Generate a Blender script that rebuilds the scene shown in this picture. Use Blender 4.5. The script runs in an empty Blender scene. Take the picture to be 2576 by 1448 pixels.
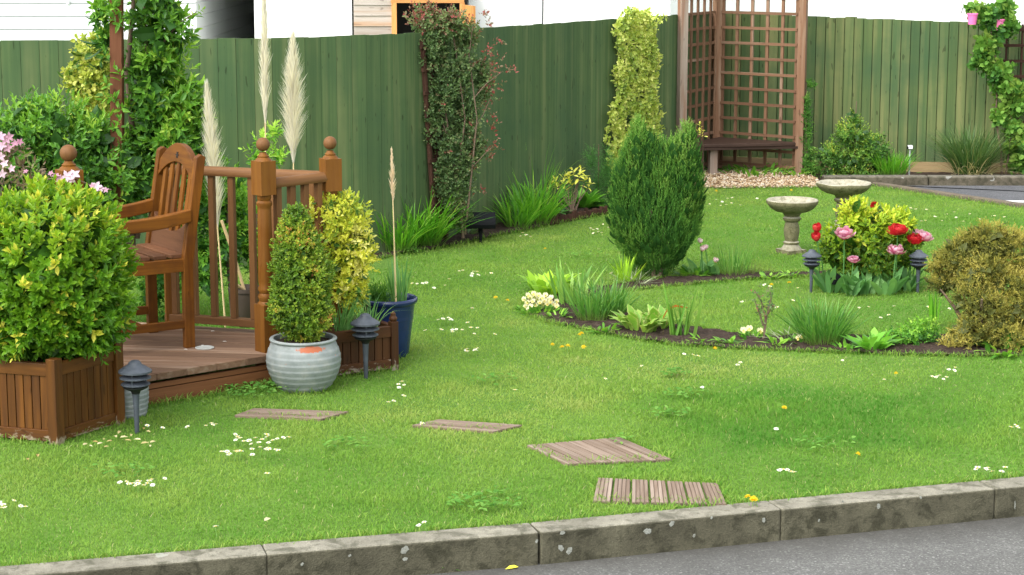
import bpy, math, numpy as np
from mathutils import Vector
S = bpy.context.scene
COL = S.collection
R = np.random.default_rng(11)
PI = math.pi
# ------------------------------------------------------------------ camera frame (metres, camera stands on the road)
TILT = math.radians(10); CT, ST = math.cos(TILT), math.sin(TILT)
FOC, CX, CY, HC = 5000.0, 1288.0, 724.0, 2.15
def ray(x, y):
    r = (x-CX)/FOC; q = (y-CY)/FOC
    return np.array([r, CT-ST*q, -(ST+CT*q)])
def G(x, y, z=0.0):
    d = ray(x, y); k = (z-HC)/d[2]
    return np.array([d[0]*k, d[1]*k, z])
def P(x, y, Y):
    d = ray(x, y); k = Y/d[1]
    return np.array([d[0]*k, Y, HC+d[2]*k])
def nrm(a):
    a = np.asarray(a, float)
    return a/np.maximum(np.linalg.norm(a, axis=-1, keepdims=True), 1e-9)
# ------------------------------------------------------------------ mesh builder
class MB:
    def __init__(s): s.V=[]; s.F=[]; s.g=[]; s.n=0
    def add(s, V, Fs, v=0.5, g=None, mat=0):
        V = np.asarray(V, float).reshape(-1, 3)
        if not isinstance(Fs, list): Fs = [Fs]
        if g is None: g = np.zeros((len(V), 3))
        for F in Fs:
            F = np.asarray(F, int)
            if F.ndim == 1: F = F.reshape(1, -1)
            vv = np.full(len(F), v) if np.isscalar(v) else np.asarray(v, float)
            s.F.append((F+s.n, vv, mat))
        s.V.append(V); s.g.append(np.asarray(g, float)); s.n += len(V)
        return s
def mesh_of(name, mb, mats, off=(0, 0, 0), smooth=None):
    V = np.concatenate(mb.V)-np.asarray(off); g = np.concatenate(mb.g)
    me = bpy.data.meshes.new(name)
    me.vertices.add(len(V)); me.vertices.foreach_set('co', V.astype(np.float32).ravel())
    idx = np.concatenate([F.ravel() for F, _, _ in mb.F])
    cnt = np.concatenate([np.full(len(F), F.shape[1]) for F, _, _ in mb.F])
    me.loops.add(len(idx)); me.loops.foreach_set('vertex_index', idx.astype(np.int32))
    me.polygons.add(len(cnt))
    me.polygons.foreach_set('loop_start', np.concatenate([[0], np.cumsum(cnt)[:-1]]).astype(np.int32))
    me.polygons.foreach_set('material_index', np.concatenate([np.full(len(F), m) for F, _, m in mb.F]).astype(np.int32))
    me.update(calc_edges=True)
    a = me.attributes.new('v', 'FLOAT', 'FACE'); a.data.foreach_set('value', np.concatenate([v for _, v, _ in mb.F]).astype(np.float32))
    a = me.attributes.new('g', 'FLOAT_VECTOR', 'POINT'); a.data.foreach_set('vector', g.astype(np.float32).ravel())
    for m in (mats if isinstance(mats, (list, tuple)) else [mats]): me.materials.append(m)
    if smooth is None: me.polygons.foreach_set('use_smooth', np.zeros(len(cnt), bool))
    else:
        me.polygons.foreach_set('use_smooth', np.ones(len(cnt), bool)); me.set_sharp_from_angle(angle=math.radians(smooth))
    return me
def tag(o, label=None, cat=None, group=None, kind=None):
    if label: o['label'] = label
    if cat: o['category'] = cat
    if group: o['group'] = group
    if kind: o['kind'] = kind
    return o
def thing(name, label, cat, loc=(0, 0, 0), rotz=0, group=None):
    o = bpy.data.objects.new(name, None); COL.objects.link(o)
    o.empty_display_size = .1; o.location = tuple(float(q) for q in loc); o.rotation_euler = (0, 0, rotz)
    return tag(o, label, cat, group)
def part(name, mb, mat, parent, off=None, bevel=0, smooth=None, label=None, kind=None):
    if off is None: off = (0, 0, 0)
    o = bpy.data.objects.new(name, mesh_of(name, mb, mat, off, smooth)); COL.objects.link(o)
    o.parent = parent
    if bevel: bev(o, bevel)
    return tag(o, label, None, None, kind)
def bev(o, w, seg=2):
    m = o.modifiers.new('bevel', 'BEVEL'); m.width = w; m.segments = seg; m.limit_method = 'ANGLE'; m.angle_limit = math.radians(40)
def solo(name, mb, mat, label, cat, loc=(0, 0, 0), group=None, world=False, bevel=0, smooth=None, kind=None):
    o = bpy.data.objects.new(name, mesh_of(name, mb, mat, loc if world else (0, 0, 0), smooth)); COL.objects.link(o)
    o.location = tuple(float(q) for q in loc)
    if bevel: bev(o, bevel)
    return tag(o, label, cat, group, kind)
def dup(root, loc, rotz=None, label=None, group=None, scale=None):
    r = root.copy(); COL.objects.link(r); r.location = tuple(float(q) for q in loc)
    if rotz is not None: r.rotation_euler = (0, 0, rotz)
    if scale: r.scale = (scale,)*3
    tag(r, label, None, group)
    for ch in list(root.children):
        c = ch.copy(); COL.objects.link(c); c.parent = r
        for gch in list(ch.children):
            d = gch.copy(); COL.objects.link(d); d.parent = c
    return r
# ------------------------------------------------------------------ hard shapes
def boxax(mb, c, size, ax, v=None, mat=0):
    ax = np.asarray(ax, float); c = np.asarray(c, float); h = np.asarray(size, float)/2
    sg = np.array([[i, j, k] for i in (-1, 1) for j in (-1, 1) for k in (-1, 1)], float)
    L = sg*h; V = c+L@ax
    Fq = [[0, 1, 3, 2], [4, 6, 7, 5], [0, 4, 5, 1], [2, 3, 7, 6], [0, 2, 6, 4], [1, 5, 7, 3]]
    o = np.argsort(-np.asarray(size)); g = L[:, o]+R.uniform(-9, 9, 3)
    mb.add(V, np.array(Fq), R.random() if v is None else v, g, mat)
def box(mb, c, size, rz=0, v=None, mat=0):
    a, b = math.cos(rz), math.sin(rz)
    boxax(mb, c, size, [[a, b, 0], [-b, a, 0], [0, 0, 1]], v, mat)
def beam(mb, p, q, w, h, up=(0, 0, 1), v=None, mat=0):
    p = np.asarray(p, float); q = np.asarray(q, float); x = nrm(q-p); up = np.asarray(up, float)
    if abs(x@up) > .98: up = np.array([1., 0, 0])
    y = nrm(np.cross(up, x)); z = np.cross(x, y)
    boxax(mb, (p+q)/2, (np.linalg.norm(q-p), w, h), [x, y, z], v, mat)
def tube(mb, pts, rad, n=8, v=.5, mat=0, cap=True):
    pts = np.asarray(pts, float); m = len(pts); rad = np.full(m, rad) if np.isscalar(rad) else np.asarray(rad, float)
    t = nrm(np.gradient(pts, axis=0)); ref = np.array([0, 0, 1.]) if abs(t[:, 2]).mean() < .9 else np.array([1., 0, 0])
    b = nrm(np.cross(t, ref)); c = np.cross(b, t); a = np.linspace(0, 2*PI, n, endpoint=False)
    V = pts[:, None]+rad[:, None, None]*(np.cos(a)[None, :, None]*b[:, None]+np.sin(a)[None, :, None]*c[:, None])
    s = np.concatenate([[0], np.cumsum(np.linalg.norm(np.diff(pts, axis=0), axis=1))])
    g = np.stack([np.repeat(s, n), np.tile(np.cos(a), m)*rad.repeat(n), np.tile(np.sin(a), m)*rad.repeat(n)], 1)+R.uniform(-9, 9, 3)
    i = np.arange(m-1)[:, None]*n; j = np.arange(n)[None]; k = (j+1) % n
    F = np.stack([i+j, i+k, i+n+k, i+n+j], -1).reshape(-1, 4)
    Fs = [F]
    if cap: Fs += [np.arange(n)[::-1], np.arange(n)+(m-1)*n]
    mb.add(V.reshape(-1, 3), Fs, v, g, mat)
def lathe(mb, prof, n=32, c=(0, 0, 0), v=.5, mat=0, wob=None, cap=(False, False)):
    prof = np.asarray(prof, float); m = len(prof); a = np.linspace(0, 2*PI, n, endpoint=False)
    r = prof[:, 0][:, None]*np.ones(n); z = prof[:, 1][:, None]*np.ones(n)
    if wob is not None: r, z = wob(r, z, a[None])
    V = np.stack([r*np.cos(a), r*np.sin(a), z], -1).reshape(-1, 3)
    g = np.stack([V[:, 2], V[:, 0], V[:, 1]], 1)+R.uniform(-9, 9, 3)
    i = np.arange(m-1)[:, None]*n; j = np.arange(n)[None]; k = (j+1) % n
    Fs = [np.stack([i+j, i+k, i+n+k, i+n+j], -1).reshape(-1, 4)]
    if cap[0]: Fs.append(np.arange(n)[::-1])
    if cap[1]: Fs.append(np.arange(n)+(m-1)*n)
    mb.add(V+np.asarray(c, float), Fs, v, g, mat)
def prism(mb, poly, z0, z1, v=None, mat=0, frame=None, grain=(1, 0)):
    """poly in the XY plane (or in frame = O,U,V,W), extruded z0..z1"""
    p = np.asarray(poly, float); n = len(p)
    if ((p[:, 0]*np.roll(p[:, 1], -1)-np.roll(p[:, 0], -1)*p[:, 1]).sum()) < 0: p = p[::-1]
    L = np.concatenate([np.c_[p, np.full(n, z0)], np.c_[p, np.full(n, z1)]])
    gx = np.asarray(grain, float); gy = np.array([-gx[1], gx[0]])
    g = np.stack([L[:, :2]@gx, L[:, :2]@gy, L[:, 2]], 1)+R.uniform(-9, 9, 3)
    if frame is not None:
        O, U, W, N = [np.asarray(q, float) for q in frame]; V = O+L[:, :1]*U+L[:, 1:2]*W+L[:, 2:]*N
    else: V = L
    i = np.arange(n); k = (i+1) % n
    mb.add(V, [i[::-1], i+n, np.stack([i, k, k+n, i+n], 1)], R.random() if v is None else v, g, mat)
def clip(poly, nx, ny, d):          # keep nx*x+ny*y<=d
    out = []; m = len(poly)
    for i in range(m):
        a, b = poly[i], poly[(i+1) % m]; da = nx*a[0]+ny*a[1]-d; db = nx*b[0]+ny*b[1]-d
        if da <= 0: out.append(a)
        if (da < 0) != (db < 0) and abs(da-db) > 1e-12:
            t = da/(da-db); out.append((a[0]+(b[0]-a[0])*t, a[1]+(b[1]-a[1])*t))
    return out
def inpoly(x, y, poly):
    r = np.zeros(len(x), bool); m = len(poly)
    for i in range(m):
        x0, y0 = poly[i][:2]; x1, y1 = poly[(i+1) % m][:2]
        if y0 == y1: continue
        r ^= ((y0 > y) != (y1 > y)) & (x < (x1-x0)*(y-y0)/(y1-y0)+x0)
    return r
_lat = {}
def vn(x, y, f, seed=0):
    if seed not in _lat: _lat[seed] = np.random.default_rng(seed+100).random((256, 256))
    L = _lat[seed]; X = x*f; Y = y*f; i = np.floor(X).astype(int); j = np.floor(Y).astype(int); a = X-i; b = Y-j
    a = a*a*(3-2*a); b = b*b*(3-2*b); g = lambda p, q: L[p % 256, q % 256]
    return (g(i, j)*(1-a)+g(i+1, j)*a)*(1-b)+(g(i, j+1)*(1-a)+g(i+1, j+1)*a)*b
# ------------------------------------------------------------------ leaves, shoots, blades
TPL = {
 'd': (np.array([[0, 0, 0], [.45, .5, .07], [1, 0, -.05], [.45, -.5, .07]]), np.array([[0, 1, 2], [0, 2, 3]])),
 'o': (np.array([[0, 0, 0], [.25, .40, .06], [.62, .44, .02], [1, 0, -.16], [.62, -.44, .02], [.25, -.40, .06], [.3, 0, -.01], [.66, 0, -.06]]),
       np.array([[0, 6, 1], [1, 6, 7], [1, 7, 2], [2, 7, 3], [0, 5, 6], [5, 7, 6], [5, 4, 7], [4, 3, 7]])[:, ::-1]),
 'p': (np.array([[0, -.1, 0], [0, .1, 0], [.45, .42, -.10], [.8, .5, -.02], [1, .2, .08], [1, -.2, .08], [.8, -.5, -.02], [.45, -.42, -.10], [.5, 0, -.16], [.85, 0, -.06]]),
       np.array([[0, 1, 8], [1, 2, 8], [2, 3, 9], [2, 9, 8], [3, 4, 9], [4, 5, 9], [5, 6, 9], [6, 7, 9], [7, 8, 9], [7, 0, 8]])),
}
def leaves(mb, Pt, D, N, L, W, kind='o', v=.5, mat=0, rng=R):
    T, F = TPL[kind]; n = len(Pt); m = len(T)
    D = nrm(D); B = nrm(np.cross(N, D)); N = np.cross(D, B)
    L = np.broadcast_to(L, n); W = np.broadcast_to(W, n)
    V = Pt[:, None]+D[:, None]*(T[:, 0]*L[:, None])[..., None]+B[:, None]*(T[:, 1]*W[:, None])[..., None]+N[:, None]*(T[:, 2]*L[:, None])[..., None]
    FF = (F[None]+(np.arange(n)*m)[:, None, None]).reshape(-1, F.shape[1])
    vv = np.repeat(np.broadcast_to(v, n), len(F))
    g = np.stack([np.tile(T[:, 0], n), np.tile(T[:, 1]*2, n), np.repeat(rng.random(n), m)], 1)
    mb.add(V.reshape(-1, 3), FF, vv, g, mat)
def rv(n, rng): return nrm(rng.normal(size=(n, 3)))
def shoots(mb, Pt, D, n=6, SL=.06, L=.045, W=.02, splay=(1.2, .35), kind='o', v=.5, vj=.12, tipv=0., mat=0, rng=R, up=.25, taper=.35):
    m = len(Pt); D = nrm(D); A = nrm(np.cross(D, rv(m, rng))); Bv = np.cross(D, A); ph = rng.random(m)*6.28
    v = np.broadcast_to(v, m); SLm = SL*rng.uniform(.7, 1.3, m)
    for j in range(n):
        t = j/max(n-1, 1); a = ph+j*2.4+rng.normal(0, .3, m); s = splay[0]*(1-t)+splay[1]*t+rng.normal(0, .15, m)
        pr = A*np.cos(a)[:, None]+Bv*np.sin(a)[:, None]
        d = D*np.cos(s)[:, None]+pr*np.sin(s)[:, None]; d = nrm(d+np.array([0, 0, up])*.5)
        N = D*np.sin(s)[:, None]-pr*np.cos(s)[:, None]+rv(m, rng)*.25
        l = L*(1-taper*t)*rng.uniform(.7, 1.2, m)
        leaves(mb, Pt+D*(SLm*t)[:, None], d, N, l, l*(W/L), kind, np.clip(v+tipv*t+rng.normal(0, vj, m), 0, 1), mat, rng)
def crown(ells, n, rng, shell=.3, amp=.12, seed=0, zmin=None, cull=True):
    """points and outward directions spread over a union of ellipsoids"""
    A = np.array([np.prod(np.sort(e[1])[1:]) for e in ells]); k = rng.choice(len(ells), n, p=A/A.sum())
    Cc = np.array([e[0] for e in ells], float)[k]; Rr = np.array([e[1] for e in ells], float)[k]
    d = rv(n, rng); q = np.random.default_rng(seed).normal(size=(5, 3))*3.2; ph = np.random.default_rng(seed+1).random(5)*6.28
    f = 1+amp*np.sin(d@q.T+ph+k[:, None]*1.7).sum(1)/1.6
    r = f*(1-shell*rng.random(n)**1.6)
    Pt = Cc+d*Rr*r[:, None]; O = nrm(d/Rr)
    keep = np.ones(n, bool)
    if zmin is not None: keep &= Pt[:, 2] > zmin
    if cull:
        for c, rr in ells:
            keep &= (((Pt-np.array(c))/np.array(rr))**2).sum(1) > (1-shell)**2*.75
    return Pt[keep], O[keep]
def blades(mb, base, az, lean, L, W, droop=.3, segs=5, v=.5, mat=0, prof=None, rng=R, rootv=None):
    n = len(base); az = np.broadcast_to(az, n); lean = np.broadcast_to(lean, n); L = np.broadcast_to(L, n); W = np.broadcast_to(W, n); droop = np.broadcast_to(droop, n)
    H = np.stack([np.cos(az), np.sin(az), 0*az], 1); tw = az+PI/2+rng.normal(0, .5, n); B = np.stack([np.cos(tw), np.sin(tw), 0*az], 1)
    Z = np.array([0, 0, 1.]); t = np.linspace(0, 1, segs+1)
    w = np.interp(t, [0, .3, .7, 1], prof if prof is not None else [.7, 1, .8, .06])
    V = []
    for i, ti in enumerate(t):
        c = base+H*((L*(np.sin(lean)*ti+droop*ti**2.2))[:, None])+Z*((L*(np.cos(lean)*ti-droop*.75*ti**2.6))[:, None])
        V += [c-B*(W*w[i]/2)[:, None], c+B*(W*w[i]/2)[:, None]]
    V = np.stack(V, 1); m = 2*(segs+1); F = np.array([[2*i, 2*i+1, 2*i+3, 2*i+2] for i in range(segs)])
    FF = (F[None]+(np.arange(n)*m)[:, None, None]).reshape(-1, 4)
    g = np.stack([np.tile(np.repeat(t, 2), n), np.tile(np.tile([-1., 1], segs+1), n), np.repeat(rng.random(n), m)], 1)
    mb.add(V.reshape(-1, 3), FF, np.repeat(np.broadcast_to(v, n), segs), g, mat)
def clump(mb, c, n, r, L, W, lean=(.05, .6), droop=.25, v=(.2, .8), mat=0, rng=R, segs=5, prof=None):
    a = rng.random(n)*2*PI; rr = r*np.sqrt(rng.random(n)); base = np.asarray(c, float)+np.stack([rr*np.cos(a), rr*np.sin(a), 0*a], 1)
    az = a+rng.normal(0, .7, n); k = rng.random(n)
    blades(mb, base, az, lean[0]+(lean[1]-lean[0])*k, L*rng.uniform(.6, 1.1, n), W*rng.uniform(.7, 1.2, n), droop*rng.uniform(.3, 1.4, n), segs, rng.uniform(v[0], v[1], n), mat, prof, rng)
# ------------------------------------------------------------------ materials
def newmat(name):
    m = bpy.data.materials.new(name); m.use_nodes = True; nt = m.node_tree; nt.nodes.clear()
    out = nt.nodes.new('ShaderNodeOutputMaterial')
    return m, nt, out
def N_(nt, t, **kw):
    n = nt.nodes.new(t)
    for k, v in kw.items():
        if k[0] == 'i' and k[1:].isdigit(): n.inputs[int(k[1:])].default_value = v
        else: setattr(n, k, v)
    return n
def LK(nt, a, b): nt.links.new(a, b)
def attr(nt, name): return N_(nt, 'ShaderNodeAttribute', attribute_name=name)
def ramp(nt, fac, stops, interp='LINEAR'):
    r = N_(nt, 'ShaderNodeValToRGB'); cr = r.color_ramp; cr.interpolation = interp
    while len(cr.elements) < len(stops): cr.elements.new(.5)
    for e, (p, c) in zip(cr.elements, stops): e.position = p; e.color = (*c, 1) if len(c) == 3 else c
    LK(nt, fac, r.inputs[0]); return r
def grey(a): return (a, a, a)
def noise(nt, vec, scale, detail=4, rough=.6, dist=0):
    n = N_(nt, 'ShaderNodeTexNoise'); n.inputs['Scale'].default_value = scale; n.inputs['Detail'].default_value = detail; n.inputs['Roughness'].default_value = rough; n.inputs['Distortion'].default_value = dist
    if vec is not None: LK(nt, vec, n.inputs['Vector'])
    return n
def vmul(nt, vec, s):
    n = N_(nt, 'ShaderNodeVectorMath', operation='MULTIPLY'); LK(nt, vec, n.inputs[0]); n.inputs[1].default_value = s; return n.outputs[0]
def mix(nt, fac, a, b, mode='MIX'):
    n = N_(nt, 'ShaderNodeMix', data_type='RGBA', blend_type=mode)
    for s, x in ((n.inputs[0], fac), (n.inputs[6], a), (n.inputs[7], b)):
        if hasattr(x, 'node'): LK(nt, x, s)
        elif isinstance(x, (int, float)): s.default_value = x
        else: s.default_value = (*x, 1)
    return n.outputs[2]
def math_(nt, op, a, b=None):
    n = N_(nt, 'ShaderNodeMath', operation=op)
    for i, x in enumerate((a, b)):
        if x is None: continue
        if hasattr(x, 'node'): LK(nt, x, n.inputs[i])
        else: n.inputs[i].default_value = x
    return n.outputs[0]
def pbsdf(nt, out, col, rough=.6, spec=.4, bump=None, bs=.3, bd=.01, metal=0):
    p = N_(nt, 'ShaderNodeBsdfPrincipled')
    if hasattr(col, 'node'): LK(nt, col, p.inputs['Base Color'])
    else: p.inputs['Base Color'].default_value = (*col, 1)
    if hasattr(rough, 'node'): LK(nt, rough, p.inputs['Roughness'])
    else: p.inputs['Roughness'].default_value = rough
    p.inputs['Specular IOR Level'].default_value = spec; p.inputs['Metallic'].default_value = metal
    if bump is not None:
        b = N_(nt, 'ShaderNodeBump'); b.inputs['Strength'].default_value = bs; b.inputs['Distance'].default_value = bd
        LK(nt, bump, b.inputs['Height']); LK(nt, b.outputs[0], p.inputs['Normal'])
    if out is not None: LK(nt, p.outputs[0], out.inputs[0])
    return p
def leafmat(name, stops, trans=.3, rough=.45, spec=.35, margin=None, root=None, tip=None, edge=(.45, .75), gain=1.58):
    m, nt, out = newmat(name); stops = [(p, tuple(min(.85, q*gain) for q in c)) for p, c in stops]
    c = ramp(nt, attr(nt, 'v').outputs['Fac'], stops).outputs[0]
    sp = N_(nt, 'ShaderNodeSeparateXYZ'); LK(nt, attr(nt, 'g').outputs['Vector'], sp.inputs[0])
    if margin is not None:
        e = math_(nt, 'ABSOLUTE', sp.outputs[1])
        nz = noise(nt, N_(nt, 'ShaderNodeNewGeometry').outputs['Position'], 90, 1).outputs[0]
        e = math_(nt, 'ADD', e, math_(nt, 'MULTIPLY', math_(nt, 'SUBTRACT', nz, .5), .5))
        f = ramp(nt, e, [(edge[0], grey(0)), (edge[1], grey(1))]).outputs[0]
        c = mix(nt, f, c, margin)
    if root is not None: c = mix(nt, ramp(nt, sp.outputs[0], [(0, grey(1)), (.3, grey(0))]).outputs[0], c, root)
    if tip is not None: c = mix(nt, ramp(nt, sp.outputs[0], [(.75, grey(0)), (1, grey(.8))]).outputs[0], c, tip)
    p = pbsdf(nt, None, c, rough, spec)
    t = N_(nt, 'ShaderNodeBsdfTranslucent'); LK(nt, mix(nt, .5, c, mix(nt, 1., c, (1.5, 1.4, .6), 'MULTIPLY')), t.inputs[0])
    s = N_(nt, 'ShaderNodeMixShader'); s.inputs[0].default_value = min(.5, trans+.07)
    LK(nt, p.outputs[0], s.inputs[1]); LK(nt, t.outputs[0], s.inputs[2]); LK(nt, s.outputs[0], out.inputs[0])
    return m
def woodmat(name, c1, c2, streak=None, sfac=(.55, .75), rough=.55, spec=.35, tint=.35, gs=(2.5, 45, 45), patch=None, peel=None, bs=.25, knots=True):
    m, nt, out = newmat(name); g = attr(nt, 'g').outputs['Vector']
    pos = N_(nt, 'ShaderNodeNewGeometry').outputs['Position']
    n1 = noise(nt, vmul(nt, g, gs), 1, 5, .65, .4).outputs[0]
    c = mix(nt, ramp(nt, n1, [(.3, grey(0)), (.7, grey(1))]).outputs[0], c1, c2)
    if streak is not None:
        n2 = noise(nt, vmul(nt, g, (gs[0]*.5, gs[1]*.35, gs[2]*.35)), 1, 3, .6, .3).outputs[0]
        n2 = math_(nt, 'ADD', n2, math_(nt, 'MULTIPLY', math_(nt, 'SUBTRACT', attr(nt, 'v').outputs['Fac'], .5), .25))
        c = mix(nt, ramp(nt, n2, [(sfac[0], grey(0)), (sfac[1], grey(1))]).outputs[0], c, streak)
    if patch is not None:
        n3 = noise(nt, pos, patch[1], 4, .6).outputs[0]
        c = mix(nt, ramp(nt, n3, [(.42, grey(0)), (.68, grey(patch[2]))]).outputs[0], c, patch[0])
    tv = ramp(nt, attr(nt, 'v').outputs['Fac'], [(0, grey(1-tint)), (1, grey(1+tint*.6))]).outputs[0]
    c = mix(nt, 1., c, tv, 'MULTIPLY')
    if knots:
        n4 = noise(nt, vmul(nt, g, (13, 42, 42)), 1, 0, .5).outputs[0]
        c = mix(nt, ramp(nt, n4, [(.76, grey(0)), (.82, grey(.6))]).outputs[0], c, mix(nt, 1., c, (.35, .3, .3), 'MULTIPLY'))
    if peel is not None:                       # bleached, flaking foot of the wood near the ground
        sp = N_(nt, 'ShaderNodeSeparateXYZ'); LK(nt, pos, sp.inputs[0])
        h = ramp(nt, sp.outputs[2], [(0.0, grey(.32)), (peel[1], grey(0))]).outputs[0]
        nz = noise(nt, vmul(nt, g, (18, 50, 50)), 1, 4, .7).outputs[0]
        f = ramp(nt, math_(nt, 'ADD', h, nz), [(.70, grey(0)), (.80, grey(.85))]).outputs[0]
        c = mix(nt, f, c, peel[0])
    pbsdf(nt, out, c, rough, spec, n1, bs, .004)
    return m
def stonemat(name, c1, c2, moss, sc=9, mossf=.55, rough=.9, lichen=None, bs=.5, down=None):
    m, nt, out = newmat(name); pos = N_(nt, 'ShaderNodeNewGeometry').outputs['Position']
    n1 = noise(nt, pos, sc, 6, .7).outputs[0]; n2 = noise(nt, pos, sc*2.3, 5, .65, .5).outputs[0]; n3 = noise(nt, pos, 160, 2).outputs[0]
    c = mix(nt, ramp(nt, n1, [(.35, grey(0)), (.65, grey(1))]).outputs[0], c1, c2)
    c = mix(nt, ramp(nt, n2, [(mossf, grey(0)), (mossf+.15, grey(.8))]).outputs[0], c, moss)
    c = mix(nt, 1., c, ramp(nt, n3, [(.2, grey(.7)), (.8, grey(1.25))]).outputs[0], 'MULTIPLY')
    if down is not None:                        # darker tint on faces that do not look up
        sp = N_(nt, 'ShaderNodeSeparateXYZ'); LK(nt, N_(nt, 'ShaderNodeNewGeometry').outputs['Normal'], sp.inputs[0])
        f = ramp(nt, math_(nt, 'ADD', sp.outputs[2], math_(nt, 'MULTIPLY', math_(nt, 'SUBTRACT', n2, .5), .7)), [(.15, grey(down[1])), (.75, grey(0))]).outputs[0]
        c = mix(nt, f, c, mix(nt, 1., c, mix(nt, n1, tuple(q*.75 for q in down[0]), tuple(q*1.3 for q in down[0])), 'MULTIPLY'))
    if lichen is not None:
        vo = N_(nt, 'ShaderNodeTexVoronoi'); vo.inputs['Scale'].default_value = lichen[1]; LK(nt, mix(nt, .06, pos, noise(nt, pos, 30, 2).outputs[1]), vo.inputs['Vector'])
        sp = N_(nt, 'ShaderNodeSeparateColor'); LK(nt, vo.outputs['Color'], sp.inputs[0])
        rad = math_(nt, 'MULTIPLY', math_(nt, 'MAXIMUM', math_(nt, 'SUBTRACT', sp.outputs[0], .66), 0.), .55)
        f = math_(nt, 'LESS_THAN', vo.outputs['Distance'], rad)
        c = mix(nt, math_(nt, 'MULTIPLY', f, .6), c, lichen[0])
    pbsdf(nt, out, c, rough, .25, math_(nt, 'ADD', n2, n3), bs, .006)
    return m
def plainmat(name, col, rough=.5, spec=.4, var=.15, sc=25, metal=0, bs=.1):
    m, nt, out = newmat(name); pos = N_(nt, 'ShaderNodeNewGeometry').outputs['Position']; n = noise(nt, pos, sc, 4).outputs[0]
    c = mix(nt, 1., col, ramp(nt, n, [(.2, grey(1-var)), (.8, grey(1+var))]).outputs[0], 'MULTIPLY')
    pbsdf(nt, out, c, rough, spec, n, bs, .003, metal)
    return m
# ------------------------------------------------------------------ world, sun, camera
SUN_EL, SUN_AZ = math.radians(50), math.radians(-138)      # azimuth measured from +Y towards +X
w = bpy.data.worlds.new('World'); S.world = w; w.use_nodes = True; nt = w.node_tree; nt.nodes.clear()
sky = N_(nt, 'ShaderNodeTexSky', sky_type='NISHITA'); sky.sun_disc = False; sky.sun_elevation = SUN_EL; sky.sun_rotation = SUN_AZ
sky.air_density = 1.0; sky.dust_density = 3.0
hs = N_(nt, 'ShaderNodeHueSaturation'); hs.inputs['Saturation'].default_value = .22; hs.inputs['Value'].default_value = 3.3; LK(nt, sky.outputs[0], hs.inputs['Color'])
bg = N_(nt, 'ShaderNodeBackground'); bg.inputs[1].default_value = .15; LK(nt, hs.outputs[0], bg.inputs[0])
wo = N_(nt, 'ShaderNodeOutputWorld'); LK(nt, bg.outputs[0], wo.inputs[0])
sl = bpy.data.lights.new('sun', 'SUN'); sl.energy = 2.4; sl.angle = math.radians(75); sl.color = (1, .965, .9)
so = bpy.data.objects.new('sun', sl); COL.objects.link(so); so.location = (0, 0, 12)
sd = Vector((math.sin(SUN_AZ)*math.cos(SUN_EL), math.cos(SUN_AZ)*math.cos(SUN_EL), math.sin(SUN_EL)))
so.rotation_euler = sd.to_track_quat('Z', 'Y').to_euler()
cam = bpy.data.cameras.new('camera'); co = bpy.data.objects.new('camera', cam); COL.objects.link(co)
co.location = (0, 0, HC); co.rotation_euler = (PI/2-TILT, 0, 0); cam.sensor_width = 36; cam.lens = 36*FOC/2576
cam.clip_start = .1; cam.clip_end = 2000; S.camera = co
S.view_settings.view_transform = 'Standard'; S.view_settings.look = 'None'; S.view_settings.exposure = 0; S.view_settings.gamma = 1
S.render.resolution_x, S.render.resolution_y = 1024, 575
# ------------------------------------------------------------------ materials
M = {}
M['fence'] = woodmat('green_stained_wood', (.057, .096, .040), (.090, .138, .054), streak=(.155, .18, .078), sfac=(.47, .76), rough=.85, spec=.08, tint=.12, gs=(.8, 30, 30), patch=((.044, .088, .043), 1.3, .65))
M['fence_pale'] = woodmat('weathered_green_wood', (.062, .098, .038), (.096, .136, .05), streak=(.165, .175, .072), sfac=(.44, .70), rough=.85, spec=.08, tint=.17, gs=(1.0, 28, 28), patch=((.044, .088, .042), 1.5, .75))
M['gravel_board'] = woodmat('tan_board', (.2, .14, .07), (.28, .2, .1), rough=.8)
M['deck_post'] = woodmat('orange_brown_stain', (.10, .034, .004), (.18, .072, .009), rough=.5, spec=.15, tint=.12, gs=(1.5, 30, 30), bs=.15, patch=((.17, .08, .026), 5, .3))
M['deck_rail'] = woodmat('worn_brown_stain', (.125, .056, .019), (.18, .088, .034), rough=.55, spec=.15, tint=.2, bs=.12, knots=False)
M['deck_board'] = woodmat('weathered_deck', (.115, .062, .036), (.18, .108, .066), streak=(.24, .17, .12), sfac=(.55, .78), rough=.75, spec=.2, tint=.25, gs=(2, 60, 60), bs=.5)
M['fascia'] = woodmat('brown_fascia', (.135, .052, .019), (.195, .082, .033), streak=(.29, .18, .11), sfac=(.6, .8), rough=.65, spec=.2, tint=.15, gs=(2, 55, 55), bs=.5)
M['chair'] = woodmat('varnished_teak', (.10, .030, .003), (.20, .074, .008), rough=.45, spec=.18, tint=.22, gs=(2, 45, 45), bs=.12, patch=((.07, .024, .006), 6, .65))
M['chair_dull'] = woodmat('dull_teak', (.085, .035, .015), (.135, .06, .028), rough=.6, spec=.2, tint=.2, gs=(2.5, 40, 40))
M['planter'] = woodmat('planter_varnish', (.066, .023, .004), (.125, .048, .008), streak=(.036, .014, .005), sfac=(.5, .72), rough=.5, spec=.2, tint=.3, gs=(2, 30, 30), peel=((.26, .21, .15), .075), bs=.2)
M['planter_dark'] = woodmat('dark_planter_varnish', (.045, .018, .007), (.085, .033, .011), rough=.55, spec=.2, tint=.3, gs=(2, 30, 30), peel=((.3, .25, .2), .09))
M['tile'] = woodmat('weathered_deck_tile', (.145, .102, .072), (.235, .178, .135), streak=(.31, .25, .20), sfac=(.5, .75), rough=.85, spec=.15, tint=.2, gs=(2.2, 55, 55), bs=.6, knots=False)
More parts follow.
